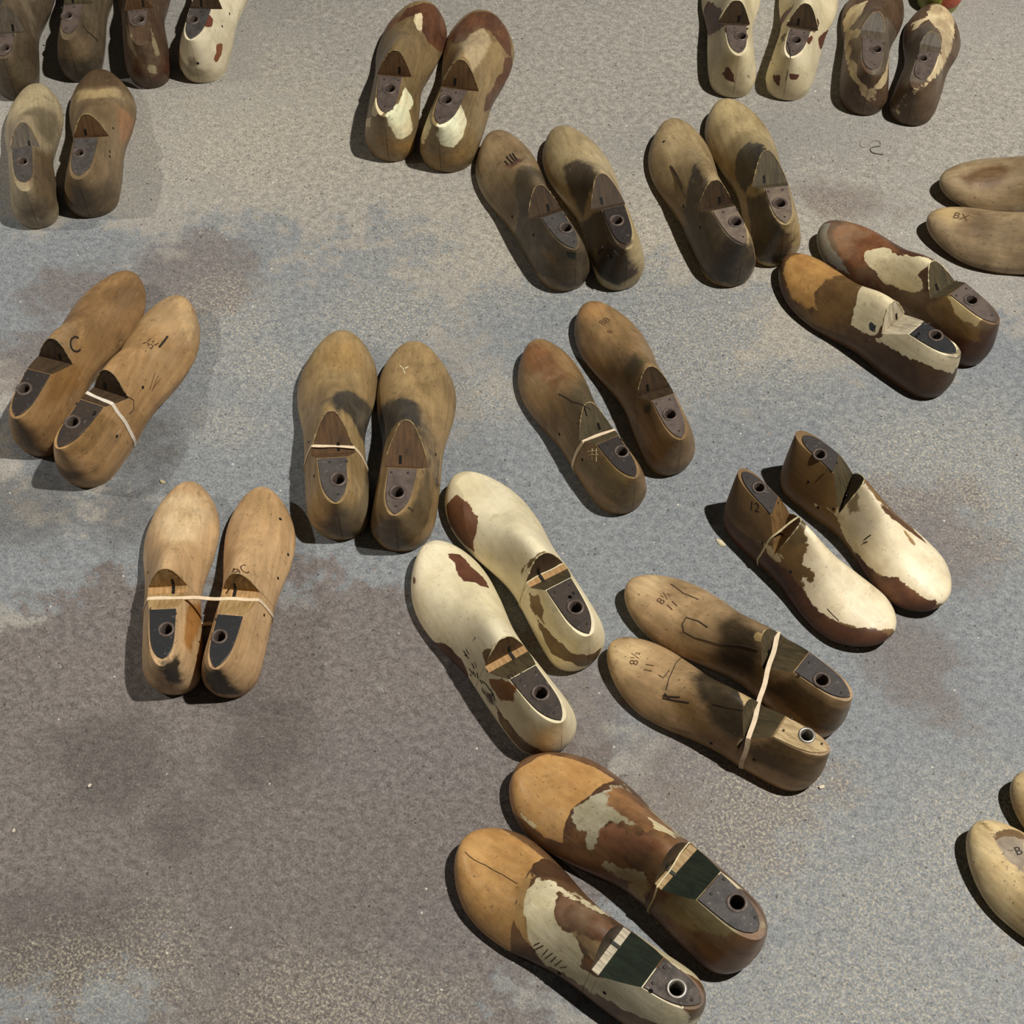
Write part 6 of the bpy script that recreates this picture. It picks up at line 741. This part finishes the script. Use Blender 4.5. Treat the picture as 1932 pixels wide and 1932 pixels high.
    {'id': '19a', 'pos': (0.1799, 0.4235), 'ang': 2.4706, 'L': 0.3043, 'foot': 1, 'label': 'amber toed shoe last with cream instep and green notch, nearest the bottom edge', 'c1': '#75532f', 'c2': '#4f3520', 'cut': 'dark', 'cut2': 'green', 'plate': {'m': 'brown', 'rim_m': 'steel', 'hu': 0.097, 'hlat': 0.003, 'bu': 0.005}, 'w': 1.13, 'tw': 1.03, 'notch': {'up': 0.189, 'u1': 0.359, 'uc': 0.371, 'u2': 0.329}, 'toe_round': 0.22, 'mat': {'grain': 0.2, 'wear': 0.1, 'dirt': 0.5, 'rough': 0.4}, 'worn': False, 'strip': 'chalk', 'layers': [{'c': '#a88247', 'soft': 0.0006, 'amp': 0.004, 's': {'o': (0.2026, 0.0176, 0.0493), 'a': (0.976, -0.091, -0.198), 'b': (0.0, 0.908, -0.418), 'p': [(0.0147, -0.007), (0.0204, -0.0274), (0.0128, -0.0306), (0.0063, -0.0155), (-0.0092, 0.006), (-0.0314, 0.0269), (-0.0137, 0.0286), (-0.0, 0.0189)]}}, {'c': '#ba8d4e', 'c2': '#a87a3c', 'soft': 0.0006, 'amp': 0.0012, 'r': 0.32, 's': {'o': (0.2478, 0.0093, 0.0302), 'a': (0.832, -0.193, -0.521), 'b': (0.0, 0.938, -0.347), 'p': [(0.046, 0.0185), (0.0549, -0.0147), (0.0511, -0.0404), (0.0291, -0.045), (0.0044, -0.0481), (-0.0181, -0.0468), (-0.0281, -0.0288), (-0.0397, -0.0074), (-0.0504, 0.0183), (-0.0479, 0.0484), (-0.0271, 0.0577), (-0.0012, 0.048), (0.027, 0.0403)]}}, {'c': '#dccfa8', 'c2': '#cfc094', 'soft': 0.0006, 'amp': 0.003, 's': {'o': (0.1494, 0.0127, 0.0604), 'a': (0.974, -0.091, -0.206), 'b': (-0.0, 0.915, -0.403), 'p': [(0.063, -0.0191), (0.0474, -0.0286), (0.0255, -0.0296), (0.0008, -0.0322), (-0.0267, -0.044), (-0.0177, -0.0323), (0.0057, -0.0276), (0.0319, -0.0238), (0.019, -0.0086), (0.0054, 0.0039), (-0.0125, -0.0018), (-0.0303, 0.0067), (-0.0298, 0.021), (-0.0433, 0.0199), (-0.0597, 0.0128), (-0.0671, 0.0157), (-0.0464, 0.0377), (-0.0152, 0.0408), (0.0116, 0.0447), (0.0327, 0.0325), (0.0455, 0.0158), (0.0601, -0.0039)]}}, {'c': '#dacfae', 'c2': '#cbbd95', 'soft': 0.0006, 'amp': 0.003, 's': {'o': (0.0511, 0.0228, 0.0603), 'a': (0.95, 0.27, 0.155), 'b': (0.0, 0.499, -0.866), 'p': [(0.0467, 0.0078), (0.0317, -0.0215), (0.0099, -0.034), (-0.0045, -0.0297), (-0.0301, -0.0312), (-0.077, 0.0128), (-0.0536, 0.0137), (-0.0285, 0.0067), (0.0115, 0.0224), (0.0406, 0.0258), (0.0533, 0.0272)]}}, {'c': '#cfc096', 'soft': 0.0006, 'amp': 0.002, 's': {'o': (0.0518, -0.0307, 0.0621), 'a': (0.993, -0.11, 0.042), 'b': (0.0, 0.358, 0.934), 'p': [(0.0501, -0.0088), (0.0248, -0.0111), (-0.008, -0.0194), (-0.0368, -0.0074), (-0.0531, -0.0169), (-0.0211, 0.0295), (0.0083, 0.0252), (0.0358, 0.009)]}}, {'c': '#8a5518', 'soft': 0.003, 'amp': 0.003, 's': {'o': (0.1101, 0.0299, 0.0696), 'a': (0.999, -0.045, -0.022), 'b': (-0.0, 0.435, -0.9), 'p': [(0.0101, -0.0001), (-0.0026, -0.0101), (-0.0092, 0.0007), (0.0018, 0.0095)]}}, {'c': '#4c331f', 'soft': 0.0006, 'amp': 0.003, 's': {'o': (0.2002, -0.0311, 0.041), 'a': (0.998, 0.048, -0.043), 'b': (0.0, 0.668, 0.744), 'p': [(0.023, 0.0198), (0.0185, -0.0083), (-0.0076, -0.0337), (-0.0345, -0.0161), (-0.0087, 0.0163), (0.0092, 0.022)]}}, {'c': '#6d5027', 'soft': 0.004, 'amp': 0.005, 's': {'o': (-0.0003, -0.0025, 0.058), 'a': (0.378, 0.285, 0.881), 'b': (-0.0, 0.951, -0.308), 'p': [(0.0398, 0.0017), (-0.0223, -0.0164), (-0.0318, 0.001), (0.0143, 0.0137)]}}, {'c': '#5f3f28', 'c2': '#79543a', 'soft': 0.001, 'amp': 0.003, 's': {'o': (0.1397, 0.0059, 0.0843), 'a': (0.963, -0.046, -0.265), 'b': (0.0, 0.985, -0.171), 'p': [(0.0363, -0.0095), (0.0134, -0.0151), (-0.0307, -0.0159), (-0.0379, -0.0013), (-0.032, 0.0068), (-0.0008, 0.0097), (0.0197, 0.0143), (0.0319, 0.0111)]}}, {'c': '#8a6a42', 'c2': '#a5885a', 'soft': 0.002, 'amp': 0.004, 's': {'o': (0.1173, 0.0203, 0.0841), 'a': (0.995, -0.077, -0.059), 'b': (-0.0, 0.604, -0.797), 'p': [(0.0252, 0.0004), (-0.0011, -0.0108), (-0.0124, -0.0151), (-0.0149, 0.0081), (-0.0047, 0.0124), (0.0078, 0.005)]}}], 'pegs': [(0.453, 0.857), (0.287, 0.708), (0.156, 0.268)], 'marks': [('crack', [(0.956, 0.159), (0.866, 0.054), (0.797, 0.029), (0.734, 0.024)], 0.0009, 'crack'), ('ink_stroke', [(0.569, 0.67), (0.556, 0.616)], 0.0012, 'brown'), ('ink_stroke', [(0.558, 0.704), (0.54, 0.631)], 0.0012, 'brown'), ('ink_stroke', [(0.527, 0.733), (0.52, 0.652)], 0.0012, 'brown'), ('ink_stroke', [(0.516, 0.766), (0.5, 0.67)], 0.0012, 'brown'), ('ink_stroke', [(0.494, 0.78), (0.484, 0.692)], 0.0012, 'brown'), ('ink_stroke', [(0.477, 0.802), (0.461, 0.7)], 0.0012, 'brown'), ('ink_stroke', [(0.457, 0.789), (0.437, 0.738)], 0.0012, 'brown')]},
    {'id': '19b', 'pos': (0.2441, 0.4879), 'ang': 2.3955, 'L': 0.321, 'foot': -1, 'label': 'amber toed shoe last with grey flaked instep and string over its green notch', 'c1': '#77532f', 'c2': '#4e331f', 'cut': 'dark', 'cut2': 'green', 'plate': {'m': 'dark', 'hu': 0.129, 'hlat': -0.0111, 'bu': 0.026}, 'w': 1.13, 'tw': 1.03, 'notch': {'up': 0.23, 'u1': 0.371, 'uc': 0.383, 'u2': 0.341}, 'toe_round': 0.22, 'mat': {'grain': 0.2, 'wear': 0.1, 'dirt': 0.5, 'rough': 0.4}, 'worn': False, 'strip': 'pale', 'layers': [{'c': '#bb8e4f', 'c2': '#aa7c3e', 'soft': 0.0006, 'amp': 0.0015, 'r': 0.32, 's': {'o': (0.2642, 0.0091, 0.0364), 'a': (0.919, -0.099, -0.382), 'b': (0.0, 0.968, -0.252), 'p': [(0.0524, 0.03), (0.0443, -0.0015), (0.0389, -0.0289), (0.0154, -0.0424), (-0.0093, -0.0521), (-0.0294, -0.0542), (-0.0351, -0.0249), (-0.0315, -0.0016), (-0.0358, 0.0148), (-0.0395, 0.0332), (-0.0174, 0.0418), (0.0105, 0.0409), (0.0363, 0.0449)]}}, {'c': '#a9a187', 'c2': '#948a6c', 'soft': 0.0006, 'amp': 0.005, 's': {'o': (0.1867, 0.0106, 0.055), 'a': (0.991, -0.065, -0.118), 'b': (0.0, 0.876, -0.482), 'p': [(0.0443, 0.017), (0.0489, 0.0031), (0.0431, -0.0308), (0.0381, -0.0405), (0.0103, -0.0409), (-0.0194, -0.0419), (-0.0534, -0.045), (-0.0332, -0.0363), (0.0044, -0.0142), (0.0085, 0.0011), (0.0023, 0.0153), (0.0097, 0.0258), (0.0019, 0.0336), (-0.0174, 0.0207), (-0.055, 0.0028), (-0.0615, 0.0137), (-0.0391, 0.0291), (-0.0018, 0.0307), (0.0149, 0.0252), (0.021, 0.0109), (0.0333, 0.0205)]}}, {'c': '#857850', 'c2': '#74663f', 'soft': 0.003, 'amp': 0.005, 's': {'o': (0.0648, 0.0189, 0.0738), 'a': (1.0, 0.001, 0.001), 'b': (0.0, 0.569, -0.822), 'p': [(0.0495, 0.048), (0.0322, 0.0021), (0.0115, -0.0251), (-0.0016, -0.0192), (-0.0188, -0.0222), (-0.0581, -0.0314), (-0.0402, -0.0131), (-0.0051, 0.02), (0.0305, 0.0408)]}}, {'c': '#cfc096', 'soft': 0.0006, 'amp': 0.002, 's': {'o': (0.0753, -0.0198, 0.0929), 'a': (1.0, -0.019, 0.02), 'b': (0.0, 0.73, 0.684), 'p': [(0.0395, -0.0018), (0.0053, -0.0047), (-0.0313, -0.0138), (-0.0189, 0.0067), (0.0054, 0.0136)]}}, {'c': '#9b8a5c', 'soft': 0.003, 'amp': 0.006, 's': {'o': (0.1333, 0.0307, 0.0413), 'a': (1.0, 0.01, 0.003), 'b': (0.0, 0.246, -0.969), 'p': [(0.0127, -0.009), (-0.0084, -0.0197), (-0.013, 0.0113), (0.0087, 0.0175)]}}, {'c': '#cdbd90', 'soft': 0.0006, 'amp': 0.003, 's': {'o': (0.2637, 0.0474, 0.0295), 'a': (0.997, -0.063, -0.045), 'b': (0.0, 0.584, -0.812), 'p': [(0.0172, -0.0001), (-0.0041, -0.0034), (-0.018, -0.0019), (-0.0072, 0.0022), (0.012, 0.0032)]}}, {'c': '#8d6338', 'c2': '#6e4a2a', 'soft': 0.002, 'amp': 0.006, 's': {'o': (0.1829, -0.0241, 0.0654), 'a': (0.974, 0.118, -0.195), 'b': (0.0, 0.855, 0.519), 'p': [(0.0374, -0.024), (0.0091, -0.0371), (-0.0391, -0.0129), (-0.0534, 0.0338), (-0.0224, 0.0331), (0.0261, 0.0088), (0.0424, -0.0017)]}}, {'c': '#cdbb8e', 'soft': 0.0006, 'amp': 0.003, 's': {'o': (0.1477, -0.0223, 0.0823), 'a': (0.985, 0.135, -0.11), 'b': (0.0, 0.631, 0.776), 'p': [(0.0219, -0.0127), (-0.0079, -0.0126), (-0.017, 0.0075), (0.003, 0.0177)]}}, {'c': '#6b4428', 'c2': '#83573a', 'soft': 0.002, 'amp': 0.004, 's': {'o': (0.1642, 0.0097, 0.0811), 'a': (0.979, -0.117, -0.165), 'b': (0.0, 0.817, -0.577), 'p': [(0.0349, 0.014), (0.0281, -0.0013), (0.0046, -0.0081), (-0.0288, -0.0261), (-0.0388, -0.0199), (-0.026, -0.0045), (0.0021, 0.0187), (0.0239, 0.0271)]}}]},
    {'id': '20a', 'pos': (0.6916, 0.4078), 'ang': 2.3389, 'L': 0.3, 'foot': 1, 'label': 'yellowish shoe last with grey oval stamped B at the right edge', 'c1': '#d2b982', 'c2': '#bd9f66', 'cut': 'pale', 'plate': {'m': 'grey'}, 'layers': [{'c': '#8c7d6b', 'c2': '#9c8d7a', 'soft': 0.002, 'amp': 0.003, 'r': 0.25, 's': {'o': (0.2555, -0.0018, 0.0422), 'a': (0.981, 0.014, -0.193), 'b': (0.0, 0.997, 0.074), 'p': [(0.0207, -0.0015), (0.0195, -0.0116), (-0.0009, -0.029), (-0.0276, 0.0131), (-0.0174, 0.0133), (-0.0036, 0.0104), (0.0093, 0.0052)]}}, {'c': '#6e5638', 'soft': 0.0006, 'amp': 0.003, 's': {'o': (0.2657, -0.0159, 0.0381), 'a': (0.985, 0.054, -0.164), 'b': (0.0, 0.95, 0.313), 'p': [(0.0131, 0.0131), (0.0053, -0.0042), (-0.0097, -0.0215), (-0.0157, -0.0067), (0.0016, 0.0045), (0.0054, 0.0149)]}}, {'c': '#8a6f40', 'soft': 0.003, 'amp': 0.005, 's': {'o': (0.2893, -0.0092, 0.0356), 'a': (0.893, 0.082, -0.442), 'b': (-0.0, 0.983, 0.184), 'p': [(0.0085, -0.0032), (0.0005, -0.003), (-0.0082, 0.0028), (-0.0008, 0.0034)]}}], 'text': [('B', (0.2477, -0.0067, 0.0448), (-0.5287, -0.8473, 0.0497), 0.014, 'ink', 'stamped_number')]},
    {'id': '20b', 'pos': (0.7567, 0.4726), 'ang': 2.3504, 'L': 0.3, 'foot': -1, 'label': 'tip of a yellowish shoe last at the right edge above the one stamped B', 'c1': '#c6aa74', 'c2': '#b0925b', 'cut': 'pale', 'plate': {'m': 'grey'}},
]
for i_, P in enumerate(LASTS):
    P.setdefault('seed', i_ + 1)
    make_last(P)

# ------------------------------------------------------------------ bands, strings and crumbs
band(['15a', '15b'], [(-0.4110, 0.8912), (-0.2707, 0.8918)], .0042, .0011, M_RUBBER, 'rubber_band', 'pale rubber band stretched across both light tan lasts with black plates', 'rubber band')
band(['18a', '18b'], [(0.2855, 0.8096), (0.2513, 0.7108)], .0052, .0013, M_RUBBER, 'rubber_band', 'thick pale rubber band strapping two tan lasts with stamped toes together', 'rubber band')
band(['12b'], [(-0.5275, 1.1804), (-0.4865, 1.1562)], .0045, .0012, M_WHITE_RUBBER, 'rubber_band', 'white rubber band around the tan last with a ragged toe', 'rubber band')
band(['13a'], [(-0.2454, 1.0962), (-0.1706, 1.0957)], .0042, .0011, M_RUBBER, 'rubber_band', 'pale rubber band around the black coned last left of centre', 'rubber band')
band(['14a'], [(0.0826, 1.1032), (0.1326, 1.1223)], .0042, .0011, M_RUBBER, 'rubber_band', 'pale rubber band around the heel of the brown last in the middle', 'rubber band')
band(['17a'], [(0.2920, 0.9642), (0.3281, 0.9821)], .0022, .0010, M_STRING, 'string', 'cream string tied around the front cream toed last facing right', 'string')
band(['19b'], [(0.1744, 0.5880), (0.1409, 0.5434)], .0016, .0012, M_STRING, 'string', 'thin cream string over the green notch of the upper amber toed last', 'string')
band(['16b'], [(0.0064, 0.9034), (0.0567, 0.9336)], .0016, .0010, M_STRING, 'string', 'frayed cream string around the hinge of the upper cream last', 'string')

def pebble(loc, size, c, label, seed, name='pebble', cat='pebble'):
    rnd = random.Random(seed); bm = bmesh.new(); bmesh.ops.create_icosphere(bm, subdivisions=1, radius=1.0)
    sx, sy, sz = size
    for v in bm.verts:
        k_ = 1 + rnd.uniform(-.3, .25); v.co = Vector((v.co.x * sx * k_, v.co.y * sy * k_, v.co.z * sz * k_))
    lo = min(v.co.z for v in bm.verts)
    for v in bm.verts: v.co.z -= lo
    o = bm_object(name, bm, [plain(name + '_stone_%d' % seed, c, .8, 0, .2)], None, 60)
    o.location = (loc[0], loc[1], 0); o.rotation_euler = (0, 0, rnd.uniform(0, 3)); o['label'] = label; o['category'] = cat
    return o
pebble((0.2509, 0.9967), (.0075, .0040, .0018), '#cfc3a4', 'cream chip on the floor left of the string tied last', 1, 'paint_chip', 'paint chip')
pebble((-0.4670, 0.6918), (.0030, .0022, .0018), '#c9bfae', 'small pale pebble on the dark stain at the lower left', 2)
pebble((-0.4314, 1.0935), (.0042, .0032, .0018), '#b9ab86', 'sandy crumb on the floor above the light tan banded pair', 3, 'crumb', 'crumb')
pebble((0.3367, 0.6829), (.0040, .0026, .0018), '#d8cdb4', 'cream crumb on the floor below the strapped tan pair', 4, 'crumb', 'crumb')
pebble((-0.5423, 0.6410), (.0024, .0019, .0016), '#c2b7a4', 'tiny pale pebble at the left edge on the brown floor', 5)
def thread(pts, rad, c, label):
    P3 = []
    n = len(pts)
    for i in range(n - 1):
        p0, p1, p2, p3 = (np.array(pts[max(i - 1, 0)]), np.array(pts[i]), np.array(pts[i + 1]), np.array(pts[min(i + 2, n - 1)]))
        for t_ in np.linspace(0, 1, 6)[:-1]:
            q = .5 * ((2 * p1) + (-p0 + p2) * t_ + (2 * p0 - 5 * p1 + 4 * p2 - p3) * t_ ** 2 + (-p0 + 3 * p1 - 3 * p2 + p3) * t_ ** 3)
            P3.append((q[0], q[1], rad))
    P3.append((*pts[-1], rad))
    o = bm_object('thread', tube_bm(P3, rad, 5), [plain('thread_' + c[1:], c, .8)], None)
    o['label'] = label; o['category'] = 'thread'
thread([(0.5051, 1.6697), (0.5024, 1.6602), (0.5095, 1.6570), (0.5199, 1.6674), (0.5293, 1.6694), (0.5321, 1.6619)], .0006, '#8d8576', 'thin pale thread curled on the floor at the upper right')
thread([(0.5309, 1.6588), (0.5184, 1.6558), (0.5154, 1.6495), (0.5207, 1.6442), (0.5325, 1.6420)], .0007, '#4a4436', 'short dark thread curled beside the pale one at the upper right')
